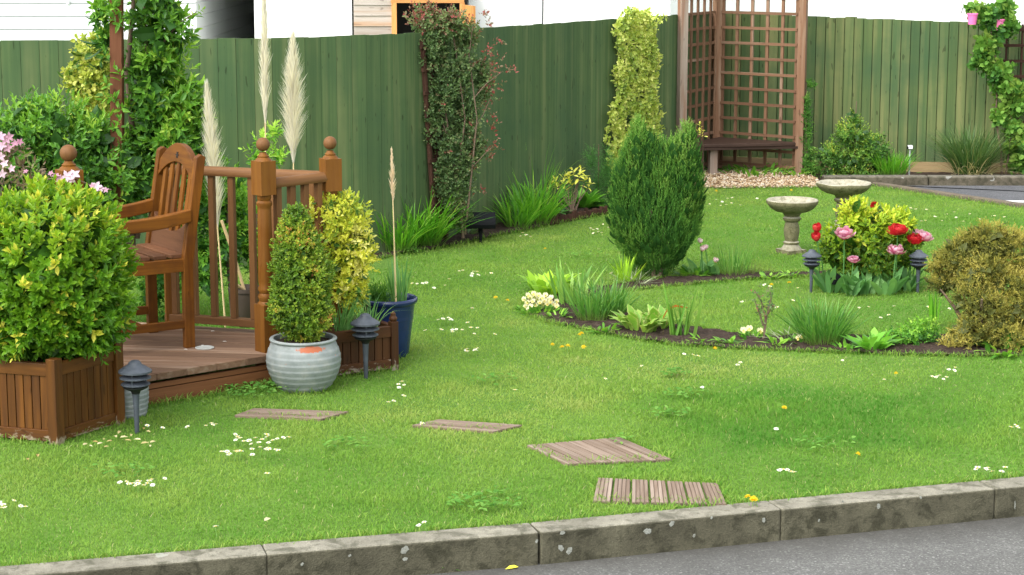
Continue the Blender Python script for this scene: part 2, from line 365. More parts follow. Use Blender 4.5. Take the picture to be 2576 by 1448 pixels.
M['arbour'] = woodmat('arbour_brown', (.135, .069, .038), (.195, .108, .063), streak=(.26, .19, .135), sfac=(.56, .76), rough=.7, spec=.2, tint=.25, gs=(1.6, 30, 30))
M['arbour_grey'] = woodmat('arbour_silvered', (.2, .145, .11), (.30, .245, .20), streak=(.2, .09, .045), sfac=(.58, .74), rough=.8, spec=.2, tint=.15, gs=(1.6, 30, 30))
M['bench'] = woodmat('dark_bench', (.036, .021, .015), (.065, .038, .028), rough=.55, spec=.15, tint=.2)
M['dark_wood'] = woodmat('dark_trellis', (.042, .020, .013), (.075, .036, .024), rough=.8, spec=.15, tint=.3)
M['post'] = woodmat('rust_post', (.095, .036, .017), (.15, .062, .03), rough=.8, spec=.15, tint=.2)
M['shed'] = woodmat('bare_shiplap', (.30, .24, .19), (.46, .41, .37), streak=(.34, .2, .11), sfac=(.55, .75), rough=.85, tint=.2, gs=(1.5, 30, 30))
M['pine'] = woodmat('new_pine', (.48, .2, .055), (.6, .3, .1), rough=.6, tint=.15)
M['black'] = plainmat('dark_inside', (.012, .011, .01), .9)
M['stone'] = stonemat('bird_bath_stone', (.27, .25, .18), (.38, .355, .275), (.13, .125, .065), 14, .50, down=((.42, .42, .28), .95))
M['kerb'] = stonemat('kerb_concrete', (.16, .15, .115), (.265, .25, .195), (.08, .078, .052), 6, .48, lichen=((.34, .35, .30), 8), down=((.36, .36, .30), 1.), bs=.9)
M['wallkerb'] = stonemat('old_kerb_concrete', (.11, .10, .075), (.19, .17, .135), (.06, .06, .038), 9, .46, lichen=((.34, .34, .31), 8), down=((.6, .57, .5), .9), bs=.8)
M['edging'] = stonemat('edging_concrete', (.10, .08, .058), (.15, .125, .09), (.065, .065, .04), 9, .55)
M['render'] = plainmat('white_render', (.93, .93, .93), .85, .1, .02, 3)
M['clad'] = plainmat('white_cladding', (.70, .71, .735), .6, .2, .03, 4)
M['eaves'] = plainmat('grey_slate', (.035, .036, .04), .9, .1)
M['lamp'] = plainmat('black_lamp_plastic', (.058, .068, .082), .5, .3, .3, 30)
M['lampcore'] = plainmat('lamp_core', (.008, .009, .01), .6)
M['blackp'] = plainmat('black_plastic', (.005, .006, .007), .7, .12, .2)
M['bluepot'] = plainmat('blue_glaze', (.008, .019, .075), .22, .5, .25, 12)
M['darkpot'] = plainmat('brown_pot', (.05, .035, .025), .6)
M['soil'] = None
def soilmat():
    m, nt, out = newmat('soil'); pos = N_(nt, 'ShaderNodeNewGeometry').outputs['Position']
    n1 = noise(nt, pos, 28, 6, .75).outputs[0]; n2 = noise(nt, pos, 110, 3, .7).outputs[0]
    c = ramp(nt, n1, [(.3, (.028, .019, .014)), (.55, (.066, .047, .036)), (.75, (.115, .088, .068))]).outputs[0]
    c = mix(nt, 1., c, ramp(nt, n2, [(.3, grey(.6)), (.75, grey(1.5))]).outputs[0], 'MULTIPLY')
    pbsdf(nt, out, c, .95, .1, math_(nt, 'ADD', n1, n2), .9, .02); return m
M['soil'] = soilmat()
def tarmac(name, base, dirt=False):
    m, nt, out = newmat(name); pos = N_(nt, 'ShaderNodeNewGeometry').outputs['Position']
    n1 = noise(nt, pos, 260, 2, .7).outputs[0]; n2 = noise(nt, pos, 2.2, 5, .6).outputs[0]
    vo = N_(nt, 'ShaderNodeTexVoronoi'); vo.inputs['Scale'].default_value = 150; LK(nt, pos, vo.inputs['Vector'])
    sp = N_(nt, 'ShaderNodeSeparateColor'); LK(nt, vo.outputs['Color'], sp.inputs[0])
    c = mix(nt, 1., base, ramp(nt, sp.outputs[0], [(0, grey(.68)), (.7, grey(1.05)), (.92, grey(1.25)), (1, grey(2.0))]).outputs[0], 'MULTIPLY')
    c = mix(nt, 1., c, ramp(nt, n1, [(.25, grey(.7)), (.75, grey(1.3))]).outputs[0], 'MULTIPLY')
    c = mix(nt, 1., c, ramp(nt, n2, [(.3, grey(.82)), (.7, grey(1.15))]).outputs[0], 'MULTIPLY')
    if dirt:                                     # grit and soil that gather along the kerb
        sp2 = N_(nt, 'ShaderNodeSeparateXYZ'); LK(nt, pos, sp2.inputs[0])
        dd_ = math_(nt, 'SUBTRACT', math_(nt, 'ADD', math_(nt, 'MULTIPLY', sp2.outputs[0], .293), 7.115), sp2.outputs[1])
        dd_ = math_(nt, 'ADD', dd_, math_(nt, 'MULTIPLY', math_(nt, 'SUBTRACT', noise(nt, pos, 7, 4).outputs[0], .5), .35))
        c = mix(nt, ramp(nt, dd_, [(.10, grey(.75)), (.42, grey(0))]).outputs[0], c, (.05, .048, .042))
    pbsdf(nt, out, c, .85, .3, math_(nt, 'ADD', n1, vo.outputs['Distance']), .5, .004); return m
M['road'] = tarmac('road_tarmac', (.108, .108, .10), True); M['park'] = tarmac('car_park_tarmac', (.092, .094, .10))
def lawnmat():
    m, nt, out = newmat('lawn_turf'); pos = N_(nt, 'ShaderNodeNewGeometry').outputs['Position']
    n1 = noise(nt, pos, 1.6, 5, .6).outputs[0]; n2 = noise(nt, vmul(nt, pos, (60, 40, 40)), 1, 4, .7).outputs[0]
    c = ramp(nt, n1, [(.3, (.085, .175, .028)), (.7, (.13, .225, .042))]).outputs[0]
    c = mix(nt, 1., c, ramp(nt, n2, [(.25, grey(.65)), (.75, grey(1.2))]).outputs[0], 'MULTIPLY')
    pbsdf(nt, out, c, .9, .1, n2, .8, .02); return m
M['lawn'] = lawnmat()
M['grass'] = leafmat('grass_blade', [(0, (.068, .205, .026)), (.3, (.12, .265, .038)), (.6, (.195, .325, .056)), (.85, (.27, .36, .085)), (.95, (.34, .38, .13)), (1, (.40, .37, .22))], trans=.33, rough=.8, spec=.05, gain=1.02)
M['gravel'] = None
def gravelmat():
    m, nt, out = newmat('gravel_pebble'); c = ramp(nt, attr(nt, 'v').outputs['Fac'], [(0, (.10, .055, .03)), (.3, (.26, .17, .09)), (.65, (.37, .28, .17)), (1, (.52, .46, .37))]).outputs[0]
    pbsdf(nt, out, c, .8, .2); return m
M['gravel'] = gravelmat()
M['whiteline'] = plainmat('road_paint', (.75, .75, .75), .7, .2, .1, 40)
# ------------------------------------------------------------------ the setting
def sheet(name, pts, z, mat):
    mb = MB(); p = np.asarray(pts, float); mb.add(np.c_[p[:, :2], np.full(len(p), z)], [np.arange(len(p))], .5)
    return solo(name, mb, mat, None, None, kind='structure')
sheet('ground', [(-600, -600), (600, -600), (600, 600), (-600, 600)], -.16, M['lawn'])
KP = [G(x, y)[:2] for x, y in ((0, 1428), (658, 1372), (1332, 1318), (1930, 1262), (2462, 1212))]
d0 = nrm(KP[0]-KP[1]); d1 = nrm(KP[4]-KP[3])
J = [KP[1]+d0*1.86, KP[1]+d0*.935, KP[1], KP[2], KP[3], KP[4], KP[4]+d1*.93, KP[4]+d1*1.86, KP[4]+d1*2.8]
J = [J[0]+d0*3.0] + J
KX = np.array([j[0] for j in J]); KY = np.array([j[1] for j in J])
kerb_y = lambda x: np.interp(x, KX, KY)+np.where(x > KX[-1], (x-KX[-1])*.3, 0)+np.where(x < KX[0], (x-KX[0])*.3, 0)
sheet('road', [(-40, -25), (40, -25), (40, 40*.3+8), (-40, -3)] if False else [(-40, -25), (40, -25), (40, 19)] + [tuple(j) for j in J[::-1]] + [(-40, -6)], -.12, M['road'])
sheet('lawn', [tuple(j) for j in J] + [(30, 16), (30, 60), (-30, 60), (-30, -2)], 0.0, M['lawn'])
nk = 0
for i in range(1, len(J)-1):
    a, b = J[i], J[i+1]; dd = nrm(b-a); n = np.array([dd[1], -dd[0]]); a2 = a+dd*.0009; b2 = b-dd*.0009
    mb = MB(); o = (*((a+b)/2), -.12)
    prism(mb, [a2, b2, b2+n*.128, a2+n*.128], -.26, .006, frame=None)
    lab = ['kerb stone just outside the lower left corner of the photo', 'kerb stone in the bottom left corner, mostly its top face showing',
           'kerb stone by the yellow leaf on the road, with two pale round lichen spots', 'kerb stone in front of the square board tile nearest the road',
           'kerb stone right of the board tile nearest the road', 'kerb stone at the right edge of the photo', 'kerb stone just past the right edge of the photo', 'kerb stone farthest right along the road, out of the photo'][nk]
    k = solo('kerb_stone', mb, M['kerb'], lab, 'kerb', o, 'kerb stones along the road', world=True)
    bev(k, .009, 3); nk += 1
KST = [o for o in COL.objects if o.name.startswith('kerb_stone')]
lich = stonemat('pale_lichen', (.20, .208, .175), (.27, .28, .245), (.14, .145, .105), 40, .55)
def on_kerb(x, y, r, lab=None, name='lichen_patch', sx_=1.0):
    d = ray(x, y)
    for i in range(1, len(J)-3):
        a, b = J[i], J[i+1]; dd = nrm(b-a); n = np.array([dd[1], -dd[0]]); p = a+n*.1283
        t = (p@n)/(d[:2]@n); q = np.array([0, 0, HC])+d*t; u = (q[:2]-a)@dd
        if 0 < u < np.linalg.norm(b-a) and i-1 < len(KST):
            k = KST[i-1]; mb = MB(); ang = np.linspace(0, 2*PI, 14, endpoint=False); rr = r*(1+.22*np.sin(ang*2+x)+.14*np.sin(ang*5+y))
            prism(mb, np.c_[rr*np.cos(ang)*sx_, rr*np.sin(ang)], 0, .0012, frame=(q, (*dd, 0), (0, 0, 1), (*n, 0)))
            part(name, mb, lich, k, off=tuple(k.location)); return
for x, y, r in ((1018, 1384, .014), (1019, 1407, .008), (1415, 1341, .008), (1411, 1379, .011), (1629, 1337, .013), (1690, 1318, .010), (1790, 1303, .005), (1921, 1309, .008), (1746, 1348, .006), (2210, 1274, .009), (2316, 1252, .005), (1432, 1386, .012), (1350, 1362, .006), (2060, 1310, .005), (760, 1420, .006), (2120, 1262, .004), (880, 1398, .005)): on_kerb(x, y, r)
on_kerb(2553, 1271, .02, name='white_scratch', sx_=.12)
# car park at the back right, its edging and the low wall behind it
cp = [G(2196, 466)[:2], G(2576, 522)[:2]]
e0 = nrm(cp[1]-cp[0]); cpe = cp[1]+e0*6; ne = np.array([e0[1], -e0[0]])
WY = 17.3
sheet('car_park', [tuple(cp[0]), tuple(cpe), (20, cpe[1]), (20, WY+.05), (cp[0][0]-.05, WY+.05)], .006, M['park'])
mb = MB(); a = cp[0]; prism(mb, [a, cpe, cpe+ne*.07, a+ne*.07-e0*.05], -.1, .035)
solo('edging_strip', mb, M['edging'], 'long concrete edging strip between the lawn and the back car park', 'edging', (*a, 0), world=True, bevel=.008)
WX0 = G(2075, 472)[0]
xs = [WX0, WX0+.92, WX0+1.84, WX0+2.76, WX0+3.68]
for i, lab in enumerate(('low kerb wall block behind the taller bird bath', 'low kerb wall block in front of the small solar light', 'low kerb wall block below the tufted ornamental grass', 'low kerb wall block beyond the right edge of the tufted grass')):
    mb = MB(); prism(mb, [(xs[i]+.003, WY), (xs[i+1]-.003, WY), (xs[i+1]-.003, WY+.14), (xs[i]+.003, WY+.14)], -.1, .085)
    solo('kerb_block', mb, M['wallkerb'], lab, 'kerb', (xs[i]+.46, WY+.07, 0), 'kerb blocks along the back bed', world=True, bevel=.012)
mb = MB(); a = G(2478, 507)[:2]; b = G(2640, 510)[:2]
prism(mb, [a, b, b+np.array([0, -.07]), a+np.array([0, -.07])], .0062, .0105)
solo('parking_line', mb, M['whiteline'], None, None, (*a, 0), world=True, kind='structure')
# ---- soil beds (grid meshes with clods)
def soilbed(name, poly, z=.012, step=.035, h=.03):
    p = np.array([q[:2] for q in poly]); x0, y0 = p.min(0)-.05; x1, y1 = p.max(0)+.05
    X, Y = np.meshgrid(np.arange(x0, x1, step), np.arange(y0, y1, step)); nx = X.shape[1]; ny = X.shape[0]
    Xf, Yf = X.ravel(), Y.ravel(); Z = z+h*(vn(Xf, Yf, 9, 3)*.45+vn(Xf, Yf, 27, 4)*.55-.3)
    i = (np.arange(ny-1)[:, None]*nx+np.arange(nx-1)[None]).ravel(); F = np.stack([i, i+1, i+nx+1, i+nx], 1)
    cx = Xf[F].mean(1); cy = Yf[F].mean(1); F = F[inpoly(cx, cy, [tuple(q) for q in p])]
    mb = MB(); mb.add(np.c_[Xf, Yf, Z], F)
    return solo(name, mb, M['soil'], None, None, kind='structure', smooth=60)
BED = [G(*q) for q in ((1308, 772), (1325, 792), (1370, 812), (1440, 826), (1520, 842), (1600, 857), (1700, 872), (1800, 878), (1900, 882), (2050, 888), (2200, 894), (2330, 897), (2460, 900), (2640, 897),
     (2640, 850), (2400, 846), (2250, 848), (2100, 847), (1950, 848), (1850, 840), (1760, 828), (1650, 812), (1560, 782), (1535, 752), (1570, 735), (1700, 722), (1850, 708), (2000, 700), (2090, 695),
     (2090, 684), (1950, 690), (1850, 690), (1740, 697), (1640, 705), (1560, 716), (1450, 730), (1370, 745), (1320, 758))]
soilbed('flower_bed', BED, h=.028, step=.013, z=.004)
def along(s): return np.array([-.78+2.78*s, 13.6+5.4*s])
FA = [np.array([-7.5, 12.2]), np.array([-3.26, 12.74]), np.array([-1.67, 13.0]), np.array([-.78, 13.6]), np.array([2.0, 19.0])]
BORD = [G(900, 665), G(1010, 642), G(1130, 624), G(1260, 594), G(1400, 566), G(1540, 538), G(1640, 520), np.array([1.6, 17.9]), along(.98), along(.6), along(.3), along(0), np.array([-1.67, 12.95])]
soilbed('fence_border', BORD, z=.01)
GRAV = [G(1690, 478), G(1770, 476), G(1900, 475), G(2062, 473), np.array([WX0, WY+.02]), np.array([WX0, WY+.7]), np.array([2.5, 18.5]), np.array([1.8, 18.4]), np.array([1.25, 17.2])]
gp = [tuple(q[:2]) for q in GRAV]
mb = MB(); p = np.array(gp); n = 7000; xy = R.uniform(p.min(0), p.max(0), (n, 2)); xy = xy[inpoly(xy[:, 0], xy[:, 1], gp)]; n = len(xy)
oc = np.array([[1, 0, 0], [-1, 0, 0], [0, 1, 0], [0, -1, 0], [0, 0, 1], [0, 0, -1]], float); of = np.array([[0, 2, 4], [2, 1, 4], [1, 3, 4], [3, 0, 4], [2, 0, 5], [1, 2, 5], [3, 1, 5], [0, 3, 5]])
sz = R.uniform(.007, .016, (n, 1, 3)); q = oc[None]*sz; a = R.random(n)*6.28
V = np.stack([q[..., 0]*np.cos(a)[:, None]-q[..., 1]*np.sin(a)[:, None], q[..., 0]*np.sin(a)[:, None]+q[..., 1]*np.cos(a)[:, None], q[..., 2]*.8+R.uniform(.004, .022, (n, 1))], -1)
V[..., :2] += xy[:, None]
mb.add(V.reshape(-1, 3), (of[None]+(np.arange(n)*6)[:, None, None]).reshape(-1, 3), np.repeat(R.random(n), 8))
solo('gravel', mb, M['gravel'], 'pale tan gravel strip in front of the corner arbour', 'gravel', kind='stuff')
sheet('gravel_base', gp, .005, M['edging'])
BACK = [(WX0-.02, WY+.14), (14, WY+.14), (14, 18.9), (2.4, 18.9)]
soilbed('back_border', BACK, z=.0, step=.06, h=.02)
# ------------------------------------------------------------------ fences
def fence(name, label, pts, ztops, mat, pitch=.105, tilt=.07, th=.016, base=.1, board_mat='gravel_board', pale=None, over=1.12, back=False, jit=.0012, bo=.0125):
    t = thing(name, label, 'fence', (*pts[0], 0)); mb = MB(); gb = MB(); top = MB()
    for (a, b), (za, zb) in zip(zip(pts[:-1], pts[1:]), zip(ztops[:-1], ztops[1:])):
        L = np.linalg.norm(b-a); n = max(1, int(round(L/pitch))); dd = (b-a)/L; nn = np.array([dd[1], -dd[0]])
        for i in range(n):
            c = a+dd*L*(i+.5)/n; z1 = za+(zb-za)*(i+.5)/n+R.normal(0, jit); ang = math.atan2(dd[1], dd[0])-tilt+R.normal(0, jit)
            ax = np.array([[math.cos(ang), math.sin(ang), 0], [-math.sin(ang), math.cos(ang), 0], [0, 0, 1]])
            pv = pale(c) if pale else .5
            boxax(mb, (c[0], c[1], (z1+base)/2), (L/n*over, th, z1-base), ax, np.clip(pv+R.normal(0, .22), 0, 1))
            if back: boxax(mb, (*(c+dd*L/n*.5-nn*bo), (z1+base)/2-.001), (L/n*.6, th, z1-base-.002), ax, .1)  # backing strip, tinted darker to paint the shadow between boards
        beam(gb, (*(a+nn*.004), base/2), (*(b+nn*.004), base/2), .03, base-.006)
    part('boards', mb, mat, t, off=(*pts[0], 0))
    if base > .05: part('gravel_board', gb, M[board_mat], t, off=(*pts[0], 0))
    return t
FAs = [FA[0]]; cut = .36                        # the run bends gently, board by board
for i in range(1, len(FA)-1):
    p = FA[i]; a = p+nrm(FA[i-1]-p)*cut; b = p+nrm(FA[i+1]-p)*cut
    FAs += [a*(1-t)**2+p*2*t*(1-t)+b*t*t for t in (0, .33, .67, 1)]
FAs.append(FA[-1])
fence('garden_fence', 'green stained board fence running left of the corner arbour', FAs, [1.5]*(len(FAs)-1)+[1.455], M['fence'], base=.012, tilt=.006, th=.014, over=.982, pitch=.115, back=True, jit=.002)
FB = [np.array([1.99, 18.86]), np.array([2.9, 18.5]), np.array([4.17, 18.3]), np.array([4.8, 18.2]), np.array([9.0, 18.0])]
fence('garden_fence', 'weathered green board fence right of the corner arbour, dark gaps between boards', FB, [1.45, 1.425, 1.383, 1.342, 1.2], M['fence_pale'], pitch=.088, tilt=.0, th=.016, over=.92, back=True, jit=.003, bo=.024)
# ------------------------------------------------------------------ buildings behind the fence
def cladwall(mb, x0, x1, y, z0, z1, h, tilt=.02, gap=0):
    n = int((z1-z0)/h)
    for i in range(n):
        za = z0+i*h; V = [(x0, y-tilt, za), (x1, y-tilt, za), (x1, y-.003, za+h+.006), (x0, y-.003, za+h+.006), (x0, y-tilt+.012, za), (x1, y-tilt+.012, za)]
        mb.add(V, [np.array([[0, 1, 2, 3], [4, 5, 1, 0]])], R.random(), np.array(V)*1.0)
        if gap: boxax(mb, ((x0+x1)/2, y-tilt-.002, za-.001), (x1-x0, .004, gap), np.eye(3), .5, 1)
YL = 22.0
xr = P(640, 50, YL)[0]; xl = P(492, 50, YL)[0]; HO = (-6, YL, -.1)
house = thing('clapboard_house', 'white clapboard house behind the fence at top left, with dark side passage', 'house', HO)
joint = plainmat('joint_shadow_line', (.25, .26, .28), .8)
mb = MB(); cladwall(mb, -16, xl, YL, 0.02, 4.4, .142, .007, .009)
for i in range(18):                             # the wall that turns back into the passage
    za = .02+i*.142; boxax(mb, (xl+.004, YL+3.0, za+.071), (.012, 6.0, .138), np.eye(3), R.random())
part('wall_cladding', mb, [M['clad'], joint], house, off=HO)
mb = MB(); boxax(mb, ((xl-16)/2-.012, YL+3.05, 2.2), (xl+16-.02, 6, 4.3), np.eye(3)); part('wall', mb, joint, house, off=HO)
mb = MB(); prism(mb, [(0, 4.4), (7.2, 8.2), (7.2, 8.4), (-.5, 4.5)], -17, .4, frame=((xr, YL-.2, 0), (0, 1, 0), (0, 0, 1), (1, 0, 0))); part('roof', mb, M['eaves'], house, off=HO)
mb = MB(); box(mb, (P(172, 8, YL)[0], YL-.021, 1.9), (.03, .02, .95)); part('cover_strip', mb, M['clad'], house, off=HO)
mb = MB(); boxax(mb, ((xl+xr)/2+.5, YL+3.2, 1.86), (xr-xl+1.2, 6.2, .08), np.eye(3)); part('passage_shade_roof', mb, M['eaves'], house, off=HO)  # roof above the view, added to keep the passage dark
mb = MB(); boxax(mb, ((xl+xr)/2+.5, YL+6.2, .9), (xr-xl+1.2, .1, 1.9), np.eye(3)); part('passage_shade_wall', mb, M['eaves'], house, off=HO)  # dark end wall, not a door, added to keep light out
yw = 20.6
wx0, wx1 = P(640, 50, yw)[0], P(1685, 30, yw)[0]
rh = thing('rendered_house', 'white rendered house behind the fence between clapboard wall and ivy', 'house', (0, yw+1.5, -.1))
mb = MB(); boxax(mb, ((wx0+wx1)/2, yw+3.7, 1.9), (wx1-wx0, 7.4, 4), np.eye(3)); part('wall', mb, M['render'], rh, off=(0, yw+1.5, -.1))
mb = MB(); prism(mb, [(-.4, 3.9), (2.5, 5.6), (5.4, 3.9)], wx0-.2, wx1+.2, frame=((0, yw, 0), (0, 1, 0), (0, 0, 1), (1, 0, 0))); part('roof', mb, M['eaves'], rh, off=(0, yw+1.5, -.1))
y2 = 24.5; x2a = P(1640, 30, y2)[0]
rh2 = thing('rendered_house', 'long white rendered wall of the house behind the arbour and right fence', 'house', (5, y2+2, -.1))
mb = MB(); boxax(mb, ((x2a+16)/2, y2+2.5, 1.9), (16-x2a, 5, 4), np.eye(3)); part('wall', mb, M['render'], rh2, off=(5, y2+2, -.1))
mb = MB(); prism(mb, [(-.4, 3.9), (2.5, 5.6), (5.4, 3.9)], x2a-.2, 16.2, frame=((0, y2, 0), (0, 1, 0), (0, 0, 1), (1, 0, 0))); part('roof', mb, M['eaves'], rh2, off=(5, y2+2, -.1))
mb = MB(); q = P(1365, 30, 20.2); tube(mb, [(q[0], 20.2, 0), (q[0], 20.2, 1.2), (q[0]+.012, 20.2, 2.6)], .009, 6)
solo('thin_pole', mb, M['eaves'], 'thin grey pole behind the fence against the white wall', 'pole', (q[0], 20.2, 0), world=True)
# shed
ys = 19.9
def sx(x): return P(x, 40, ys)[0]
shed = thing('garden_shed', 'wooden shed behind the fence with bare planks and open orange doorway', 'shed', (sx(1040), ys+.3, 0))
so_ = (sx(1040), ys+.3, 0)
zt = P(1000, 7, ys)[2]
mb = MB(); cladwall(mb, sx(890), sx(986), ys, .03, zt+.09, .104, .016); part('wall_planks', mb, M['shed'], shed, off=so_)
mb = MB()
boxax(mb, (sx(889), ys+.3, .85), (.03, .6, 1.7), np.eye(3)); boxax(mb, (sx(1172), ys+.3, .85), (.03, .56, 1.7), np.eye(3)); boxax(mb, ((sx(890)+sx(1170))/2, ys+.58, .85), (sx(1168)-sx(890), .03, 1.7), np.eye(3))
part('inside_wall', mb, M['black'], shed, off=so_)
mb = MB(); prism(mb, [(sx(880), 1.72), (sx(1180), 1.72), (sx(1180), 1.76), (sx(880), 1.76)], -.7, .1, frame=((0, ys, 0), (1, 0, 0), (0, 0, 1), (0, -1, 0))); part('roof', mb, M['eaves'], shed, off=so_)
mb = MB(); beam(mb, (sx(992), ys-.02, 0), (sx(992), ys-.02, zt), .055, .05); beam(mb, (sx(1163), ys-.02, 0), (sx(1163), ys-.02, zt), .045, .05); beam(mb, (sx(984), ys-.022, zt+.012), (sx(1168), ys-.022, zt+.012), .05, .03)
part('door_frame', mb, M['pine'], shed, off=so_)
mb = MB(); hx = sx(1166); dv = nrm(np.array([.30, -1.0])); 
for i in range(4): beam(mb, (hx+dv[0]*(.06+.1*i), ys-.05+dv[1]*(.06+.1*i), .05), (hx+dv[0]*(.06+.1*i), ys-.05+dv[1]*(.06+.1*i), zt-.02), .02, .097, up=(dv[0], dv[1], 0))
part('door', mb, M['pine'], shed, off=so_)
# ------------------------------------------------------------------ timber deck with balustrade
DZ = .15
N1, N2, N3 = np.array([-1.2, 9.55]), np.array([-.905, 9.86]), np.array([-2.02, 9.02])
DP = [(-1.135, 9.49), (-1.84, 8.88), (-2.95, 9.14), (-2.95, 10.66), (-2.3, 10.42), (-.86, 9.93)]
DO = (-1.7, 9.6, 0)
deck = thing('timber_deck', 'raised timber deck under the armchair with ball topped balustrade posts', 'deck', DO)
mb = MB(); e1 = nrm(np.array([1., -.12])); e2 = np.array([.12, 1.])/np.linalg.norm([.12, 1]); pw = .122
for i in range(60, 95):
    a = i*pw; pl = clip(clip(DP, e2[0], e2[1], a+pw-.006), -e2[0], -e2[1], -a)
    if len(pl) >= 3:
        prism(mb, pl, DZ-.034, DZ+R.normal(0, .0012), grain=e1)
part('deck_boards', mb, M['deck_board'], deck, off=DO, bevel=.003)
mb = MB()
for a, b in ((DP[0], DP[1]), (DP[1], DP[2]), (DP[0], DP[5])):
    a = np.array(a); b = np.array(b); dd = nrm(b-a); ins = np.array([-dd[1], dd[0]])*(-1)*.025
    c0 = np.array([-1.9, 9.7]); ins = ins if ((c0-a)@ins) > 0 else -ins
    beam(mb, (*(a+ins), .037), (*(b+ins), .037), .024, .07); beam(mb, (*(a+ins*1.12), .088), (*(b+ins*1.12), .088), .022, .024)
part('fascia', mb, M['fascia'], deck, off=DO, bevel=.002)
def newel(c, rot, zt, parent, wd=.1, z0=-.02):
    k = (zt)/1.2; mb = MB()
    box(mb, (c[0], c[1], (z0+.385*k)/2), (wd, wd, .385*k-z0), rot, .5); box(mb, (c[0], c[1], 1.005*k), (wd, wd, .165*k), rot, .6)
    w2 = wd/2
    lathe(mb, [(w2*1.0, .385), (w2*.97, .392), (w2*.8, .40), (w2*.92, .415), (w2*.92, .43), (w2*.78, .44), (w2*.9, .452), (w2*.9, .465), (w2*.80, .475), (w2*.88, .50), (w2*.86, .6), (w2*.78, .85), (w2*.76, .862), (w2*.9, .872), (w2*.9, .885), (w2*.72, .895), (w2*.82, .905), (w2*.82, .918), (w2*.66, .924)], 24, (c[0], c[1], 0), .5)
    V = mb.V[-1]; V[:, 2] *= k
    lathe(mb, [(w2*.98, 1.0875), (w2*.8, 1.098), (w2*.62, 1.104), (w2*.66, 1.110), (w2*.5, 1.116), (w2*.36, 1.128)], 20, (c[0], c[1], 0), .6); mb.V[-1][:, 2] *= k
    o = part('newel_post', mb, M['deck_post'], parent, off=DO, smooth=35)
    r = .039*wd/.1; s = MB(); th = np.linspace(-PI/2+.3, PI/2, 14)
    lathe(s, [(r*math.cos(q), zt-r+r*math.sin(q)) for q in th], 24, (c[0], c[1], 0), .35)
    b = part('ball_finial', s, M['deck_rail'], o, off=DO, smooth=60)
for c, rot, zt, wd in ((N1, .72, 1.2, .086), (N2, .5, 1.175, .086), (N3, .55, 1.22, .1)): newel(c, rot, zt, deck, wd)
def rail(a, b, zt, zb, n, name='handrail'):
    a = np.array(a); b = np.array(b); dd = nrm(b-a)
    mb = MB(); pr = [(-.031, -.012), (-.026, -.024), (.026, -.024), (.031, -.012), (.027, .008), (.016, .019), (0, .023), (-.016, .019), (-.027, .008)]
    prism(mb, pr, 0, np.linalg.norm(b-a), .5, frame=((*a, zt-.023), (-dd[1], dd[0], 0), (0, 0, 1), (dd[0], dd[1], 0)), grain=(1, 0))
    mb.g[-1] = mb.g[-1][:, [2, 0, 1]]
    part('handrail', mb, M['deck_rail'], deck, off=DO, smooth=50)
    mb = MB(); beam(mb, (*a, zb), (*b, zb), .05, .04); part('bottom_rail', mb, M['deck_rail'], deck, off=DO, bevel=.004)
    L = np.linalg.norm(b-a)
    for i in range(n):
        p = a+dd*L*(i+.5)/n; mb = MB(); box(mb, (*p, (zt-.046+zb+.02)/2), (.032, .032, zt-.066-zb), math.atan2(dd[1], dd[0]))
        part('baluster', mb, M['deck_rail'], deck, off=DO, bevel=.003)
dd = nrm(N2-N1); rail(N1+dd*.04, N2-dd*.04, 1.0, .2, 4)
Bk = np.array([-1.80, 10.18]); dd = nrm(Bk-N2); rail(N2+dd*.045, Bk, 1.0, .2, 8)
mb = MB(); box(mb, (Bk[0]+.02, Bk[1]-.006, .49), (.05, .05, .96), .3); part('end_post', mb, M['deck_post'], deck, off=DO, bevel=.004)
mb = MB(); q = G(515, 877, DZ)
lathe(mb, [(.045, 0), (.047, .004), (.042, .006), (.035, .004), (0, .004)], 24, (q[0], q[1], DZ+.001))
solo('drain_disc', mb, plainmat('pale_disc', (.35, .36, .34), .5), 'small pale round disc lying on the deck by the chair leg', 'disc', (q[0], q[1], DZ), world=True, smooth=40)
pet = plainmat('white_petal', (.75, .72, .66), .7, .2)
for x, y, lab in ((462, 882, 'white petal on the deck below the chair nearest the planter'), (505, 872, 'white petal on the deck beside the chair leg'), (530, 836, 'white petal on the deck by the bottom rail'), (560, 862, 'white petal on the deck right of the pale disc')):
    q = G(x, y, DZ); mb = MB(); leaves(mb, np.array([[0, 0, .004]]), np.array([[1., .3, .1]]), np.array([[0, 0, 1.]]), .022, .012, 'o'); solo('petal', mb, pet, lab, 'petal', q, 'petals on the deck')
